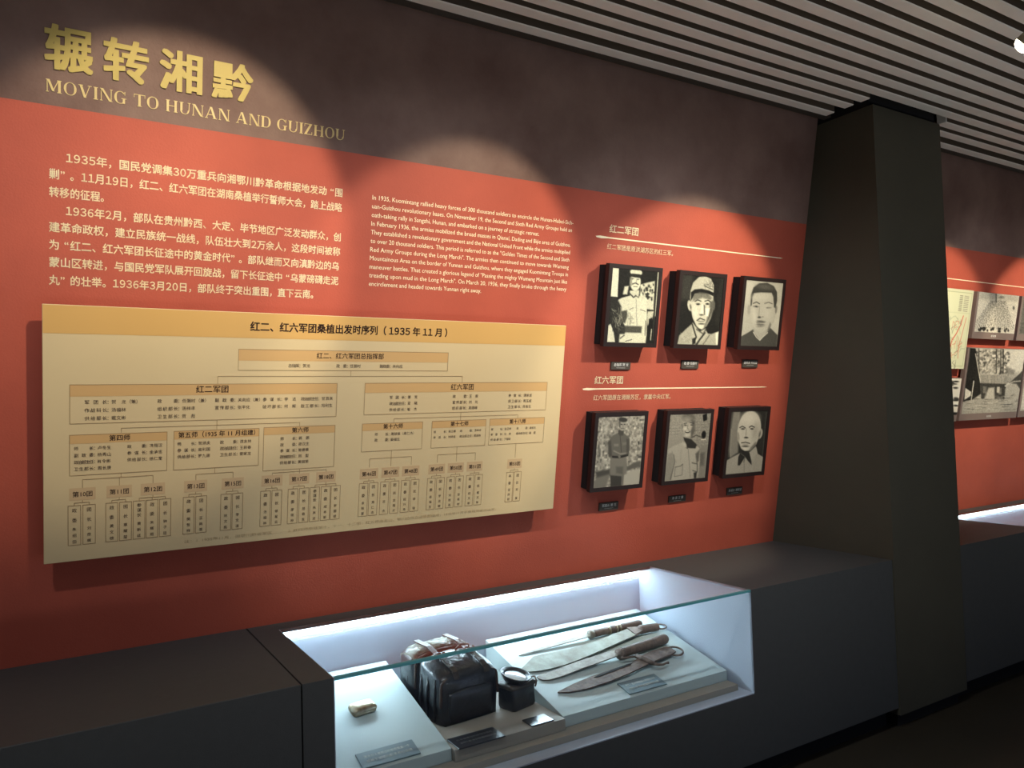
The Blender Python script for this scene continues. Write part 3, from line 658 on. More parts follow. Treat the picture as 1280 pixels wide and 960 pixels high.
# 6: bald man with open collar
q = Picture([(200, 138), (515, 130), (440, 692), (112, 730)])
q.fill(40); q.poly([(215, 140), (275, 138), (255, 300), (245, 420), (235, 520), (165, 570), (155, 500), (185, 300)], 128, 10); q.line([(200, 150), (150, 560)], 8, 85, 4); q.line([(190, 300), (165, 560)], 5, 150, 4)
q.poly([(430, 160), (515, 130), (470, 570), (400, 500)], 46, 15); q.line([(500, 150), (450, 560)], 4, 80, 4)
q.poly([(125, 600), (180, 565), (260, 520), (330, 540), (400, 470), (410, 530), (458, 560), (440, 692), (112, 728)], 158, 5)
q.poly([(330, 520), (395, 460), (405, 530), (345, 600)], 165, 5); q.poly([(258, 515), (335, 520), (350, 600), (350, 635), (320, 600), (295, 560), (245, 640), (225, 640), (235, 560)], 42, 4)
q.line([(262, 530), (295, 560), (280, 610)], 6, 90, 3); q.line([(285, 600), (280, 700)], 4, 110, 3)
for i in range(30): q.line([(x := 130+rng.rand()*290, y := 600+rng.rand()*100), (x+rng.randn()*8, y+20)], 3, [130, 180][i % 2], 3, .35)
q.ell(346, 300, 100, 168, 190, .05, 10); q.poly([(262, 250), (440, 240), (440, 330), (400, 440), (345, 500), (295, 505), (262, 480), (238, 400), (240, 320)], 190, 5)
q.ell(246, 370, 10, 38, 150, .3); q.ell(438, 345, 20, 48, 175, .15, 15); q.ell(434, 350, 8, 30, 100, .5, 15)
q.ell(355, 200, 65, 50, 205, .7); q.ell(395, 330, 25, 70, 165, .8, 10); q.poly([(395, 420), (400, 440), (345, 505), (320, 515), (350, 470)], 95, 8, .8)
q.line([(262, 288), (285, 275), (308, 290)], 9, 60, 3); q.line([(345, 285), (365, 272), (388, 285)], 9, 60, 3); q.ell(288, 300, 17, 6, 60, .4); q.ell(367, 300, 16, 6, 60, .4); q.ell(288, 300, 6, 5, 20, .4); q.ell(366, 300, 6, 5, 20, .4)
q.line([(318, 300), (310, 370)], 5, 140, 5); q.ell(313, 381, 18, 7, 45, .4); q.line([(270, 430), (305, 424), (340, 434)], 9, 65, 3); q.ell(303, 445, 28, 9, 165, .4); q.ell(302, 462, 28, 8, 80, .5); q.ell(298, 485, 24, 12, 205, .6)
q.grain(4)
portrait(3.216, .609, 'black framed portrait of a bald man with an open collar, lower row right', q)

def plate(u, v, body, label, w=.117, h=.042):
    r = thing('caption_plate', label, 'label', wall_frame(u, v), 'caption plates under the portraits')
    obj('plate', bevel(boxes((-w/2, w/2, -h/2, h/2, 0, .009)), .0008, 1), M_PLATE, r, I4)
    I = Ink(); I.text(body, 0, .006, .016, align='C', bold=.02); I.build('plate_lettering', M_WHITE_INK, r, T(0, 0, .0097))
    I = Ink(); I.rect(-.028, .026, -.0095, -.0085); I.build('plate_rule', M_WHITE_INK, r, T(0, 0, .0096))
plate(2.347, 1.009, '总指挥 贺 龙', 'small charcoal caption plate under the photo of the capped man with people behind', h=.036)
plate(2.797, 1.019, '政 委 任弼时', 'small charcoal caption plate under the field cap close-up')
plate(3.237, 1.027, '副政委 关向应', 'small charcoal caption plate under the short-haired young man')
plate(2.343, .321, '军团长 萧 克', 'small charcoal caption plate under the full-length belted man', h=.040)
plate(2.794, .320, '政 委 王 震', 'small charcoal caption plate under the smiling man', h=.034)
plate(3.216, .327, '参谋长 谭家述', 'small charcoal caption plate under the bald man', h=.040)

# ------------------------------------------------------------------ far wall pictures
def far_pic(name, u0, u1, v0, v1, label, pic, strip=.045, tint=(1, .97, .88), side=M_GREYFRAME, caption=None, cat='picture', left=.02):
    uc, vc, w, h = (u0+u1)/2, (v0+v1)/2, u1-u0, v1-v0
    r = thing(name, label, cat, wall_frame(uc, vc), 'boards and photos on the far red wall')
    obj('board_body', bevel(boxes((-w/2, w/2, -h/2, h/2, .02, .05)), .001, 1), side, r, I4)
    obj('standoff_block', boxes((-w/2+.06, w/2-.06, -h/2+.06, h/2-.06, 0, .02)), M_SEAM, r, I4)
    pic.build('photo_print', w-left-.003, h-strip-.004, r, T(left/2-.001, strip/2, .0506), tint)
    if caption:
        I = Ink(); I.text(caption, 0, -h/2+strip/2, .016, align='C'); I.build('caption_lettering', M_WHITE_INK, r, T(0, 0, .0508))
    return r
# map
q = Picture([(0, 0), (340, 0), (340, 520), (0, 520)], 80, 120); q.fill((214, 214, 182))
q.line([(18, 18), (322, 18), (322, 502), (18, 502), (18, 18)], 3, (150, 158, 120), 2); q.line([(18, 150), (322, 150)], 2, (150, 158, 120), 2, .7)
for i in range(9): q.line([(180, 40+i*12), (215, 40+i*12)], 4, (90, 80, 70), 2); q.line([(235, 40+i*12), (290, 42+i*12)], 3, (110, 100, 90), 2)
for i in range(26):
    x, y = 60+rng.rand()*220, 180+rng.rand()*290; P = [(x, y)]
    for k in range(5): x += rng.randn()*22; y += rng.randn()*26; P.append((x, y))
    q.line(P, 3.5, [(200, 70, 50), (150, 160, 130), (90, 84, 70)][i % 3], 2, .8)
q.line([(250, 170), (230, 230), (190, 290), (150, 330), (130, 420), (80, 480)], 8, (205, 60, 45), 3)
q.line([(290, 180), (260, 300), (240, 380), (250, 450)], 4, (205, 60, 45), 3)
far_pic('map_board', 4.93, 5.262, 1.012, 1.535, 'tall pale route map board with red lines behind the column', q, 0, (1, 1, .96), M_EDGE, cat='board', left=0)
# crowd
q = Picture([(330, 240), (808, 280), (740, 752), (262, 742)], 90, 70); q.fill(205); q.poly([(330, 240), (808, 280), (800, 350), (320, 330)], 175, 20)
q.line([(522, 250), (522, 360)], 12, 60, 4); q.ell(590, 300, 30, 14, 110, .6); q.ell(735, 430, 12, 22, 60, .5)
for j in range(20):
    for i in range(22):
        y = 350+j*18; hw = 90+j*8.5; x = 545-j*3-hw+i*hw/10.5+rng.randn()*3
        q.ell(x, y+rng.randn()*3, 5.5, 7, 75+rng.rand()*60, .5, 0, .75)
for i in range(22): q.ell(290+rng.rand()*440, 690+rng.rand()*40, 10, 16, 40, .5)
q.grain(14)
far_pic('crowd_photo', 5.31, 5.856, 1.219, 1.533, 'grey-edged black and white photo of a large crowd, far wall upper row', q, caption='红军合影')
q = Picture([(0, 0), (500, 0), (500, 300), (0, 300)], 60, 50); q.fill(150); q.poly([(0, 0), (120, 0), (100, 300), (0, 300)], 95, 10); q.poly([(120, 40), (300, 120), (280, 300), (110, 300)], 185, 10); q.poly([(60, 120), (90, 110), (100, 200), (70, 210)], 50, 5); q.grain(16)
far_pic('village_photo', 5.895, 6.45, 1.219, 1.533, 'grey-edged photo cut by the right image edge, far wall upper row', q)
# farmhouse
q = Picture([(250, 120), (800, 128), (735, 765), (168, 782)], 110, 90); q.fill(170)
q.poly([(560, 128), (800, 128), (780, 340), (640, 380)], 205, 10)
for i in range(260):
    x, y = 310+rng.rand()*320, 130+rng.rand()*250; q.ell(x, y, 5+rng.rand()*9, 6+rng.rand()*12, [60, 200, 110, 225, 80][i % 5], .5, rng.rand()*90, .7)
for x in (330, 500, 545, 570): q.line([(x, 130), (x+5, 370)], 9, 55, 4)
q.ell(450, 330, 50, 45, 190, .5, 0, .6); q.poly([(600, 300), (700, 340), (690, 380), (620, 385)], 110, 12, .7)
q.poly([(250, 120), (300, 125), (350, 470), (355, 580), (270, 640), (180, 660)], 38, 4); q.line([(300, 180), (350, 465)], 7, 215, 3)
q.poly([(345, 385), (630, 395), (670, 440), (600, 485), (350, 470)], 150, 4)
for i in range(70): x = 350+rng.rand()*290; q.line([(x, 390), (x+6, 470)], 2.5, [120, 180][i % 2], 2, .5)
q.poly([(350, 470), (610, 480), (600, 640), (360, 640)], 62, 5)
for x, y in ((375, 545), (440, 560), (530, 560)): q.poly([(x, y-40), (x+35, y-40), (x+35, y+30), (x, y+30)], 130, 4, .8)
q.poly([(430, 520), (490, 515), (495, 640), (385, 640)], 185, 10); q.poly([(515, 510), (545, 510), (545, 570), (515, 570)], 190, 4); q.line([(285, 450), (262, 640)], 8, 215, 3); q.poly([(205, 520), (262, 560), (255, 600), (195, 640)], 220, 4)
q.line([(605, 500), (700, 430), (795, 300)], 16, 205, 4); q.poly([(640, 470), (795, 330), (780, 560), (720, 480)], 60, 6, .9); q.line([(600, 500), (690, 455), (760, 450)], 10, 190, 4)
q.poly([(600, 530), (690, 500), (750, 560), (735, 770), (600, 700)], 175, 8, .8); q.poly([(200, 680), (360, 630), (600, 650), (740, 720), (735, 765), (168, 782)], 165, 8)
for i in range(80): x, y = 190+rng.rand()*540, 600+rng.rand()*160; q.line([(x, y), (x+20+rng.rand()*60, y-4+rng.randn()*4)], 5, [60, 215, 110, 195][i % 4], 3, .6)
q.grain(10)
far_pic('farmhouse_photo', 5.287, 6.045, .658, 1.158, 'large grey-edged photo of thatched farmhouses under trees, far wall lower row', q, caption='会议旧址')
q = Picture([(70, 425), (178, 425), (128, 790), (80, 800)], 40, 60); q.fill(225)
for i in range(40): q.ell(85+rng.rand()*80, 450+rng.rand()*340, 4+6*rng.rand(), 6+14*rng.rand(), [25, 60, 235][i % 3], .4)
far_pic('figures_photo', 4.86, 5.255, .655, .95, 'high contrast photo of standing figures half hidden behind the column', q)
q = Picture([(0, 0), (500, 0), (500, 300), (0, 300)], 50, 60); q.fill(140); q.poly([(0, 0), (90, 0), (70, 300), (0, 300)], 200, 10); q.ell(200, 180, 80, 90, 80, .4); q.grain(14)
far_pic('group_photo', 6.07, 6.62, .66, 1.158, 'grey-edged photo beside the farmhouses cut by the image edge', q)

# ------------------------------------------------------------------ benches and cases
YF = 2.297
b = thing('display_bench', 'plain dark grey wall bench left of the lit display case', 'bench', T(-1, YF, FZ))
b1 = bmesh.new(); box(b1, -4, .6425+1, 0, YB+.02-YF, .07+.035, ZB-FZ); obj('bench_body', bevel(b1, .002, 1), M_BENCH, b, I4)
obj('toe_kick', boxes((-4, 1.64, .07, YB-YF, 0, .105)), M_SEAM, b, I4)

def display_case(xl, x0, x1, xr, label, name='display_case'):
    """xl..xr whole unit, x0..x1 the glazed well"""
    r = thing(name, label, 'display case', T(xl, YF, FZ))
    dx, dy, dz = xl, YF, FZ
    def B(*a): return tuple((a[0]-dx, a[1]-dx, a[2]-dy, a[3]-dy, a[4]-dz, a[5]-dz))
    zt, zf, yr = ZB, .325, 2.935
    yk = YB+.06
    bm = boxes(B(xl, x0-.003, YF, yk, .035, zt), B(x1+.003, xr, YF, yk, .035, zt), B(x0-.003, x1+.003, YF, yk, .035, zf-.004), B(x0-.003, x1+.003, yr, yk, zt-.012, zt), B(x0-.003, x1+.003, 3.03, yk, zf-.004, zt-.012))
    obj('case_body', bm, M_BENCH, r, I4)
    obj('toe_kick', boxes(B(xl+.003, xr, YF+.07, yk, FZ, .035)), M_SEAM, r, I4)
    lin = boxes(B(x0-.003, x0, YF+.001, 3.03, zf, zt-.001), B(x1, x1+.003, YF+.001, 3.03, zf, zt-.001), B(x0, x1, 3.02, 3.03, zf, zt-.012), B(x0, x1, YF+.001, 3.02, zf-.004, zf), B(x0, x1, yr+.002, 3.02, zt-.016, zt-.0125))
    obj('lining', lin, M_LINER, r, I4)
    obj('base_board', boxes(B(x0+.03, x1-.03, YF+.062, 3.0, zf, .35)), M_BASE, r, I4)
    led = bmesh.new(); y0_, y1_, za, zb_ = 2.985-dy, 3.019-dy, zt-.060-dz, zt-.017-dz
    prism(led, [(y1_, za), (y0_, zb_), (y1_, zb_)], x0+.01-dx, x1-.01-dx)
    bmesh.ops.transform(led, matrix=Matrix(((0, 0, 1, 0), (1, 0, 0, 0), (0, 1, 0, 0), (0, 0, 0, 1))), verts=led.verts)
    bmesh.ops.recalc_face_normals(led, faces=led.faces)
    obj('led_strip', led, M_LED, r, I4)['label'] = 'glowing cool white light strip'
    obj('top_glass', boxes(B(x0, x1, YF+.012, yr, zt-.008, zt)), M_GLASS, r, I4)
    obj('front_glass', boxes(B(x0, x1, YF, YF+.008, zf, zt-.010)), M_GLASS, r, I4)
    obj('glass_edge', boxes(B(x0, x1, YF-.001, YF+.012, zt-.009, zt+.0005)), M_EDGEG, r, I4)['label'] = 'teal polished glass edge'
    return r
case = display_case(.6465, .7438, 2.5656, X1, 'long dark grey display case with a glazed lit well below the chart board')
far_case = display_case(X2, 5.106, 7.1, 11, 'second dark display case with a lit well beyond the column')

# plinths inside the lit well
PY0, PZ0, PY1, PZ1 = 2.42, .393, 3.01, .54
PL = math.hypot(PY1-PY0, PZ1-PZ0); TY, TZ = (PY1-PY0)/PL, (PZ1-PZ0)/PL
PM = Matrix(((1, 0, 0, 0), (0, TY, -TZ, PY0), (0, TZ, TY, PZ0), (0, 0, 0, 1)))
def on_plinth(x, s, h=0.0):
    m = PM.copy(); m.translation = PM @ Vector((x, s, h)); return m
def plinth(x0, x1, label):
    r = thing('display_plinth', label, 'plinth', T(x0, PY0, .3505), 'sloping plinths in the lit case')
    bm = bmesh.new(); y1 = .59
    prism(bm, [(0, 0), (y1, 0), (y1, PZ1-.3505), (0, PZ0-.3505)], 0, x1-x0)
    bmesh.ops.transform(bm, matrix=Matrix(((0, 0, 1, 0), (1, 0, 0, 0), (0, 1, 0, 0), (0, 0, 0, 1))), verts=bm.verts)
    bmesh.ops.recalc_face_normals(bm, faces=bm.faces); bevel(bm, .001, 1)
    obj('plinth_body', bm, M_PLINTH, r, I4)
plinth(.76, 1.192, 'sloping pale plinth at the left end of the lit case'); plinth(1.663, 2.536, 'wide sloping pale plinth carrying the four blades')
r = thing('display_platform', 'low grey platform between the two sloping plinths, under the leather satchel', 'platform', T(1.195, PY0-.02, .3505))
obj('platform_body', bevel(boxes((0, .464, 0, .6, 0, .0425)), .001, 1), M_BASE, r, I4)
MZ = .3935

def card(mw, w, h, rows, label, m=M_CARD, ink=M_WHITE_INK):
    r = thing('name_card', label, 'card', mw, 'name cards in the lit case')
    obj('card_plate', bevel(boxes((-w/2, w/2, -h/2, h/2, 0, .005)), .0006, 1), m, r, I4)
    if rows:
        I = Ink()
        for i, s_ in enumerate(rows): I.text(s_, -w/2+.022, h*.16-i*h*.30, .0135, x1=w/2-.02, bold=.01)
        I.build('card_lettering', ink, r, T(0, 0, .0056))
card(on_plinth(.980, .053, .0005), .205, .078, ['革命烈士使用过的银质烟盒一个', '现藏于湘鄂川黔革命纪念馆'], 'blue-grey name card with two lines on the left plinth below the tin')
card(T(1.298, 2.436, MZ+.0005), .186, .094, ['红军使用过的皮包与马灯', '湘鄂川黔革命根据地纪念馆'], 'dark name card on the low platform before the leather satchel', M_CARD_D)
card(T(1.562, 2.439, MZ+.0005), .098, .068, [], 'small glossy dark card reflecting light, before the boxed flask', mat('glossy_dark_card', srgb(62, 64, 66), .18, spec=.8))
card(on_plinth(2.099, .055, .0005), .200, .083, ['红二、红六军团战士使用的大刀', '湘鄂川黔革命根据地纪念馆藏'], 'blue-grey name card on the right plinth in front of the lowest blade')

# silver tin
r = thing('cigarette_tin', 'small rounded tarnished silver tin on the left plinth', 'tin', on_plinth(.985, .318, .0005) @ Matrix.Rotation(math.radians(6), 4, 'Z'))
bm = bmesh.new()
def rr(w, h, c, n=5):
    P = []
    for sx, sy, a0 in ((1, 1, 0), (-1, 1, 90), (-1, -1, 180), (1, -1, 270)):
        for k in range(n+1): a = math.radians(a0+90*k/n); P.append((sx*(w/2-c)+c*math.cos(a), sy*(h/2-c)+c*math.sin(a)))
    return P
def loft(bm, layers):
    R_ = [[bm.verts.new((x, y, z)) for x, y in P] for P, z in layers]; n = len(R_[0])
    bm.faces.new(R_[0][::-1]); bm.faces.new(R_[-1])
    for a, b_ in zip(R_, R_[1:]):
        for i in range(n): bm.faces.new((a[i], a[(i+1) % n], b_[(i+1) % n], b_[i]))
loft(bm, [(rr(.086, .052, .012), 0), (rr(.094, .060, .014), .006), (rr(.096, .062, .015), .0135)])
obj('tin_base', bm, M_TIN, r, I4, True)
bm = bmesh.new(); loft(bm, [(rr(.0965, .0625, .015), .0138), (rr(.095, .061, .015), .020), (rr(.085, .051, .013), .0265), (rr(.07, .036, .012), .029)])
obj('tin_lid', bm, M_TIN, r, I4, True)

# ---- leather satchel: two domed pouches, flap, straps, buckles
def arch(w, h0, h1, n=14, flat=.0):
    """outline across the front: bottom corners, rounded domed top"""
    P = [(-w/2+.004, 0), (w/2-.004, 0), (w/2+.003, h0*.5)]
    for k in range(n+1):
        t_ = k/n; x = w/2*math.cos(math.pi*t_); P.append((x*1.0, h0+(h1-h0)*math.sin(math.pi*t_)**.62))
    P.append((-w/2-.003, h0*.5)); return P
def pouch(bm, w, h0, h1, y0, y1, rise=.0, n=9):
    layers = []
    for k in range(n):
        t_ = k/(n-1); s_ = 1-.11*abs(2*t_-1)**4; hh_ = (1-.05*abs(2*t_-1)**3)*(1-rise*(1-t_)**1.3)
        layers.append(([(x*s_ + random.gauss(0, .0007), z*hh_ + (random.gauss(0, .0008) if z > 0 else 0)) for x, z in arch(w, h0, h1)], y0+(y1-y0)*t_))
    R_ = [[bm.verts.new((x, y, z)) for x, z in P] for P, y in layers]; m_ = len(R_[0])
    bm.faces.new(R_[0]); bm.faces.new(R_[-1][::-1])
    for a, b_ in zip(R_, R_[1:]):
        for i in range(m_): bm.faces.new((a[(i+1) % m_], a[i], b_[i], b_[(i+1) % m_]))
    bmesh.ops.recalc_face_normals(bm, faces=bm.faces)
sat = thing('leather_satchel', 'bulky worn black leather satchel with domed top and buckled straps, middle of the lit case', 'bag', T(1.366, 2.60, MZ+.0005) @ Matrix.Rotation(math.radians(5), 4, 'Z'))
SW, SH0, SH1 = .262, .168, .208
def subd(o, n=1):
    md = o.modifiers.new('soft', 'SUBSURF'); md.levels = n; md.render_levels = n
bm = bmesh.new(); pouch(bm, SW, SH0+.012, SH1+.018, 0, .185, .16); o = obj('front_pouch', bm, M_LEATHER, sat, I4, True)
bm = bmesh.new(); pouch(bm, SW+.016, SH0+.020, SH1+.026, .190, .315, 0); o = obj('rear_pouch', bm, M_LEATHER, sat, I4, True)
# piping around the front edge
for yy, nm, kz, dh in ((.006, 'front_piping', .84, 0), (.186, 'rear_piping', 1.03, .006)):
    bm = bmesh.new(); s_ = .955 if yy < .05 else .99
    tube(bm, [(x*s_, yy, z*kz+dh) for x, z in arch(SW, SH0, SH1)[2:]], .0055, 8)
    obj(nm, bm, M_PIPING, sat, I4, True)
# front pocket panel and vertical straps
bm = bmesh.new(); pouch(bm, SW*.74, SH0*.56, SH0*.66, -.010, .004, n=4); bmesh.ops.translate(bm, verts=bm.verts, vec=(0, 0, .012)); obj('front_pocket', bm, M_LEATHER, sat, I4, True)
for k, x in enumerate((-.062, .072)):
    bm = bmesh.new(); P = []
    def topz(x_): return SH0+(SH1-SH0)*math.sin(math.acos(max(-1, min(1, x_/(SW/2)))))**.62
    z_ = topz(x); path = [(-.006, z_*.80), (.004, z_*.90), (.03, z_*.965), (.09, z_*1.045), (.15, z_*1.085), (.20, z_+.032), (.30, z_+.032)]
    for a, b_ in zip(path, path[1:]):
        v = [bm.verts.new((x+s1*.012, y+o1*.0, z+o1)) for (y, z) in (a, b_) for s1 in (-1, 1) for o1 in (0, .004)]
        bm.faces.new((v[1], v[3], v[7], v[5])); bm.faces.new((v[0], v[4], v[6], v[2])); bm.faces.new((v[0], v[1], v[5], v[4])); bm.faces.new((v[2], v[6], v[7], v[3]))
    strap_ = obj('strap', bm, M_LEATHER2, sat, I4)
    bm = bmesh.new(); tube(bm, [(x+dx_, .10+dy_, z_*1.06+.010+dy_*.3) for dx_, dy_ in ((-.019, -.014), (.019, -.014), (.019, .014), (-.019, .014))], .0028, 6, True)
    tube(bm, [(x, .086, z_*1.06+.009), (x+.004, .114, z_*1.06+.016)], .002, 6)
    obj('buckle', bm, M_STEEL, strap_, I4, True)
# side gussets, folded leather at the left end, crumpled top flap at the back
for k, (yy, dd) in enumerate(((.04, .004), (.09, .008), (.14, .005), (.235, .010), (.27, .006))):
    bm = bmesh.new(); tube(bm, [(-SW/2-.002, yy, .01), (-SW/2-dd, yy+.003, .07), (-SW/2-dd+.001, yy-.002, .12), (-SW/2+.002, yy, SH0-.005)], [.004, .007, .006, .003], 8)
    obj('gusset_fold', bm, M_LEATHER, sat, I4, True)
bm = bmesh.new(); nn = 22; rows_ = []
for j in range(7):
    row = []
    for i in range(nn+1):
        x = (i/nn-.5)*SW*1.03; y = .195+j*.018
        row.append(bm.verts.new((x, y, topz(max(-SW/2+.002, min(SW/2-.002, x)))+.029+.003*math.sin(i*.7+j*.8)+random.gauss(0, .0012)-.010*(abs(j-3)/3)**3)))
    rows_.append(row)
for a, b_ in zip(rows_, rows_[1:]):
    for i in range(nn): bm.faces.new((a[i], a[i+1], b_[i+1], b_[i]))
o = obj('top_flap', bm, mat('cracked_pale_leather', srgb(158, 162, 142), .6, noise=(26, 6, .38, .6), col2=srgb(54, 46, 38), bump=(40, .9), spec=.25), sat, I4, True)
md = o.modifiers.new('thick', 'SOLIDIFY'); md.thickness = .006; md.offset = -1
bm = bmesh.new(); tube(bm, [(.03, .15, topz(.03)+.012), (.045, .135, topz(.05)+.034), (.08, .135, topz(.06)+.03), (.10, .15, topz(.09)+.008)], .004, 8); obj('handle_loop', bm, M_LEATHER2, sat, I4, True)

# ---- boxed flask with an open round dish on top
fl = thing('boxed_flask', 'black cased flask with a round pale dish open on top, right of the satchel', 'flask', T(1.578, 2.615, MZ+.0005) @ Matrix.Rotation(math.radians(14), 4, 'Z'))
bm = bmesh.new(); loft(bm, [(rr(.118, .085, .012), 0), (rr(.126, .094, .014), .01), (rr(.124, .092, .014), .085), (rr(.118, .086, .014), .094)])
obj('case_box', bm, M_LEATHER, fl, I4, True)
bm = bmesh.new(); loft(bm, [(rr(.132, .098, .014), .080), (rr(.134, .100, .014), .090), (rr(.120, .088, .014), .097)]); obj('lid_rim', bm, M_LEATHER2, fl, I4, True)
tl = Matrix.Translation((-.012, -.002, .098)) @ Matrix.Rotation(math.radians(12), 4, 'X') @ Matrix.Rotation(math.radians(6), 4, 'Y')
bm = bmesh.new(); lathe(bm, [(.030, 0), (.046, .004), (.058, .022), (.064, .030), (.060, .031), (.050, .026), (.046, .020)], 32, cap=False); obj('dish_rim', bm, M_LEATHER, fl, tl, True)
bm = bmesh.new(); lathe(bm, [(.0475, .020), (.040, .0235), (.025, .0255), (.001, .026)], 32); obj('dish_glass', bm, M_DISHW, fl, tl, True)
bm = bmesh.new(); tube(bm, [(.055, -.05, .07), (.066, -.048, .088), (.075, -.03, .1), (.066, -.01, .094)], .004, 6); obj('lug', bm, M_RUST, fl, I4, True)

# ------------------------------------------------------------------ four blades on the right plinth
def blade_mesh(top, bot, h0, h1, x0, x1, th=.004):
    """flat outline in plinth coordinates, height rising from h0 at x0 to h1 at x1"""
    bm = bmesh.new(); P = list(bot)+list(top)[::-1]
    H_ = lambda x: h0+(h1-h0)*(x-x0)/(x1-x0)
    ar = sum(P[i][0]*P[(i+1) % len(P)][1]-P[(i+1) % len(P)][0]*P[i][1] for i in range(len(P)))
    if ar < 0: P = P[::-1]
    a = [bm.verts.new((x, y, H_(x))) for x, y in P]; b_ = [bm.verts.new((x, y, H_(x)+th)) for x, y in P]; n = len(P)
    bm.faces.new(a[::-1]); bm.faces.new(b_)
    for i in range(n): bm.faces.new((a[i], a[(i+1) % n], b_[(i+1) % n], b_[i]))
    bmesh.ops.triangulate(bm, faces=[f for f in bm.faces if len(f.verts) > 4]); return bm
def grip(p0, p1, r0, r1, wraps=0, squash=.8):
    bm = bmesh.new(); n = 24; p0, p1 = Vector(p0), Vector(p1); pts = []; rs = []
    for i in range(n+1):
        t_ = i/n; pts.append(p0.lerp(p1, t_)); r_ = r0+(r1-r0)*t_
        if wraps: r_ *= 1+.10*abs(math.sin(t_*math.pi*wraps))
        if i in (0, n): r_ *= .7
        rs.append(r_)
    tube(bm, pts, rs, 12); return bm
def ring(bm, c, rx, ry, r, rot=0, tilt=0):
    P = []
    for i in range(20):
        a = 2*math.pi*i/20; x, y = rx*math.cos(a), ry*math.sin(a); c_, s_ = math.cos(rot), math.sin(rot)
        P.append((c[0]+x*c_-y*s_, c[1]+x*s_+y*c_, c[2]+tilt*x))
    tube(bm, P, r, 8, True)
def sword(label, name, x, s):
    return thing(name, label, 'blade', on_plinth(x, s, .0005), 'blades on the right plinth')
def PT(l, x, s): return [(a-x, b_-s) for a, b_ in l]
# 1 narrow dagger
r = sword('slender dagger with a dark wooden handle, furthest back of the four blades', 'dagger', 2.0, .44)
obj('blade', blade_mesh(PT([(1.731, .434), (1.85, .447), (1.95, .452), (2.142, .458)], 2, .44), PT([(1.731, .432), (1.85, .431), (1.95, .432), (2.142, .434)], 2, .44), .001, .018, -.27, .14, .004), M_STEEL, r, I4)
obj('handle', grip((.125, .004, .022), (.425, .010, .020), .0175, .0165), M_WOOD, r, I4, True)
bm = bmesh.new(); tube(bm, [(.112, .004, .021), (.135, .004, .022)], .019, 14); obj('ferrule', bm, M_STEEL, r, I4, True)
for k, x in enumerate((.22, .265, .285)):
    bm = bmesh.new(); tube(bm, [(x, .006, .0215), (x+.008+.004*(k == 0), .006, .0215)], .0183, 14); obj('silver_band', bm, M_TIN, r, I4, True)
# 2 broad sabre
r = sword('broad pale-bladed sabre with wrapped grip and ring pommel, second blade from the back', 'broadsword', 2.0, .36)
obj('blade', blade_mesh(PT([(1.668, .328), (1.725, .362), (1.783, .398), (1.87, .392), (1.966, .386), (2.06, .388), (2.15, .398), (2.25, .412), (2.325, .424), (2.365, .424)], 2, .36),
    PT([(1.668, .328), (1.70, .305), (1.741, .294), (1.80, .287), (1.871, .286), (1.95, .295), (2.033, .309), (2.12, .324), (2.211, .342), (2.29, .356), (2.345, .366)], 2, .36), .001, .020, -.33, .36, .005), M_STEEL2, r, I4)
obj('collar', blade_mesh([(.318, .068), (.375, .048)], [(.318, .0), (.372, .012)], .017, .022, .31, .38, .011), M_RUST, r, I4)
obj('wrapped_grip', grip((.365, .030, .026), (.478, .028, .022), .019, .017, 9), M_WOOD, r, I4, True)
bm = bmesh.new(); ring(bm, (.500, .030, .018), .028, .021, .0038); obj('ring_pommel', bm, M_RUST, r, I4, True)
# 3 plain machete
r = sword('round-tipped machete with a thick plain wooden handle, third blade from the back', 'machete', 2.0, .26)
obj('blade', blade_mesh(PT([(1.712, .262), (1.735, .268), (1.766, .268), (1.952, .284), (2.165, .291)], 2, .26), PT([(1.712, .248), (1.722, .232), (1.747, .221), (1.80, .220), (1.914, .231), (2.155, .249)], 2, .26), .001, .020, -.29, .16, .005), M_STEEL, r, I4)
obj('handle', grip((.140, -.008, .026), (.438, .024, .023), .0215, .0225), M_WOOD, r, I4, True)
bm = bmesh.new(); tube(bm, [(.128, -.010, .026), (.150, -.007, .026)], .024, 14); obj('ferrule', bm, M_RUST, r, I4, True)
# 4 pointed double knife with cross guard and ring
r = sword('rusty pointed short sword with curled cross guard and large ring, nearest of the four blades', 'short_sword', 2.0, .15)
obj('blade', blade_mesh(PT([(1.730, .137), (1.82, .156), (1.923, .170), (1.93, .166), (2.14, .178), (2.19, .196), (2.225, .200)], 2, .15), PT([(1.730, .135), (1.774, .116), (1.86, .106), (1.951, .107), (2.08, .120), (2.205, .142)], 2, .15), .001, .018, -.27, .22, .006), M_RUST, r, I4)
bm = bmesh.new(); prism(bm, [(-.075, .006), (-.06, .001), (.13, .018), (.14, .026), (.12, .027), (-.05, .012)], .0, .0015)
for v in bm.verts: v.co.z += .001+.017*(v.co.x+.27)/.49+.0062
obj('fuller_groove', bm, M_SEAM, r, I4)
obj('grip_plate', blade_mesh([(.205, .052), (.30, .072), (.385, .078), (.40, .070)], [(.215, -.005), (.30, .008), (.37, .020), (.40, .030)], .018, .014, .2, .4, .008), M_RUST, r, I4)
bm = bmesh.new(); tube(bm, [(.190, .062, .026), (.205, .030, .028), (.215, .0, .028), (.228, -.022, .027)], [.009, .012, .012, .009], 10); obj('cross_guard', bm, M_RUST, r, I4, True)
bm = bmesh.new(); tube(bm, [(.192, .058, .026), (.165, .062, .026), (.140, .066, .024), (.122, .072, .026)], [.006, .005, .0045, .006], 8); obj('quillon', bm, M_RUST, r, I4, True)
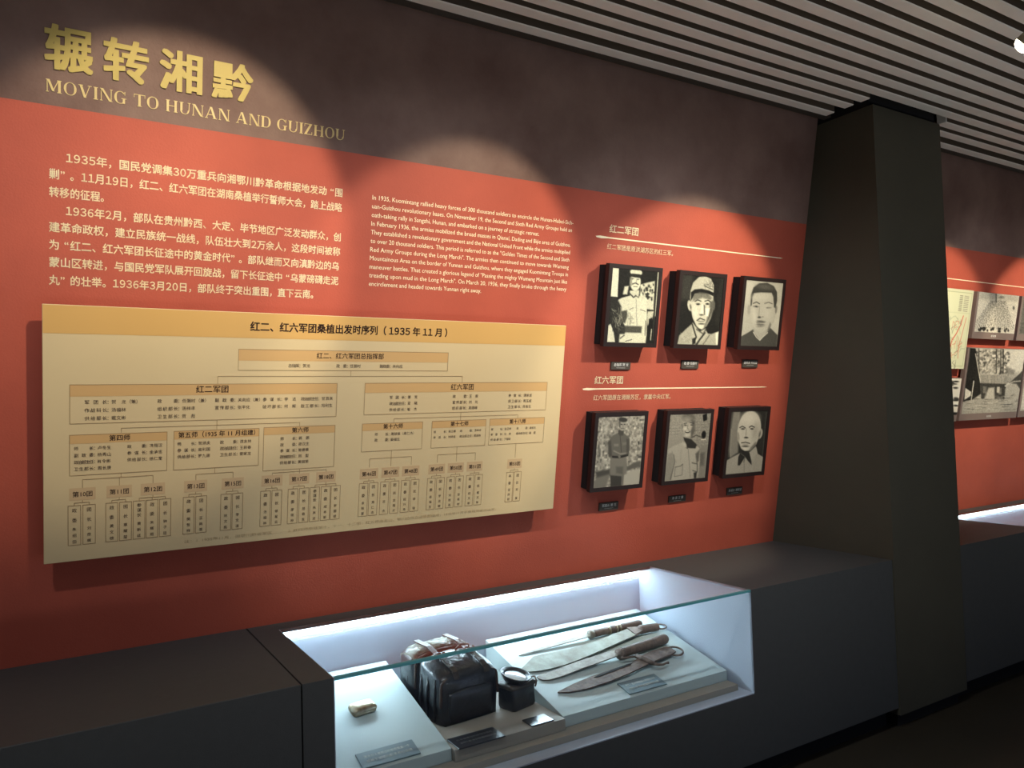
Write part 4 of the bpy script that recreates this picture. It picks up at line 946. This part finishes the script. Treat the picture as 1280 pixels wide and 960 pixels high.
bm = bmesh.new(); tube(bm, [(.226, -.020, .026), (.240, -.034, .026), (.262, -.038, .024), (.288, -.030, .023), (.298, -.034, .023)], [.008, .006, .005, .005, .006], 8); obj('quillon', bm, M_RUST, r, I4, True)
bm = bmesh.new(); ring(bm, (.405, .040, .016), .040, .034, .0045, .3); obj('ring_pommel', bm, M_RUST, r, I4, True)

# ------------------------------------------------------------------ lighting track and spotlights
tr = thing('lighting_track', 'dark lighting track recessed between the ceiling slats', 'track', T(0, 1.345, 3.13))
obj('rail', boxes((-2.5, 10.0, -.014, .014, 0, .1)), M_TRIMD, tr, I4)
LPLACE = ['far left of the title', 'above the title lettering', 'above the English paragraph', 'above the six portraits', 'just beyond the column', 'last along the far wall']
for i, (lx, ly) in enumerate(LAMPS):
    tgt = W(AIMS[i][0], AIMS[i][1]); src = Vector((lx, ly, LAMP_Z)); d = (tgt-src).normalized()
    r = thing('track_spotlight', 'small pale track spotlight ' + LPLACE[i], 'spotlight', T(lx, ly, LAMP_Z), 'track spotlights on the ceiling')
    rot = d.to_track_quat('-Z', 'Y').to_matrix().to_4x4()
    bm = bmesh.new(); lathe(bm, [(.020, .115), (.030, .110), (.034, .06), (.036, -.018), (.038, -.022), (.035, -.022), (.034, -.012)], 24, cap=False); bm.faces.new([bm.verts[k] for k in range(24)]) if bm.verts.ensure_lookup_table() is None else None
    obj('lamp_head', bm, M_LAMP, r, rot, True)
    bm = bmesh.new(); lathe(bm, [(.034, -.018), (.033, -.026), (.027, -.036), (.015, -.043), (.003, -.045)], 24); obj('lamp_lens', bm, M_LENS, r, rot)
    bm = bmesh.new(); tube(bm, [(0, 0, .279), (0, 0, .13), (.03, 0, .10), (.042, 0, .05), (.040, 0, .02)], .006, 8); obj('yoke', bm, M_LAMP, r, I4, True)
    ld = bpy.data.lights.new('spotlight_beam', 'SPOT'); ld.energy = SPOT_W*POW[i]; ld.color = (1.0, .86, .63); ld.spot_size = math.radians(CONE[i]); ld.spot_blend = .32; ld.shadow_soft_size = .022
    lo = bpy.data.objects.new('spotlight_beam', ld); COL.objects.link(lo); lo.parent = r
    lo.matrix_local = Matrix.Translation(d*.045) @ rot
    ld = bpy.data.lights.new('spotlight_fill', 'SPOT'); ld.energy = FILL_W*FILLS[i]; ld.color = (.90, .94, 1.0); ld.spot_size = math.radians(64 if i == 3 else 88); ld.spot_blend = 1; ld.shadow_soft_size = .03  # added wide cool fill at each lamp, for bench tops and column side
    lo = bpy.data.objects.new('spotlight_fill', ld); COL.objects.link(lo); lo.parent = r
    lo.matrix_local = Matrix.Translation(d*.045) @ Vector((-.3 if i == 3 else .75, 1.0, -1)).to_track_quat('-Z', 'Y').to_matrix().to_4x4()
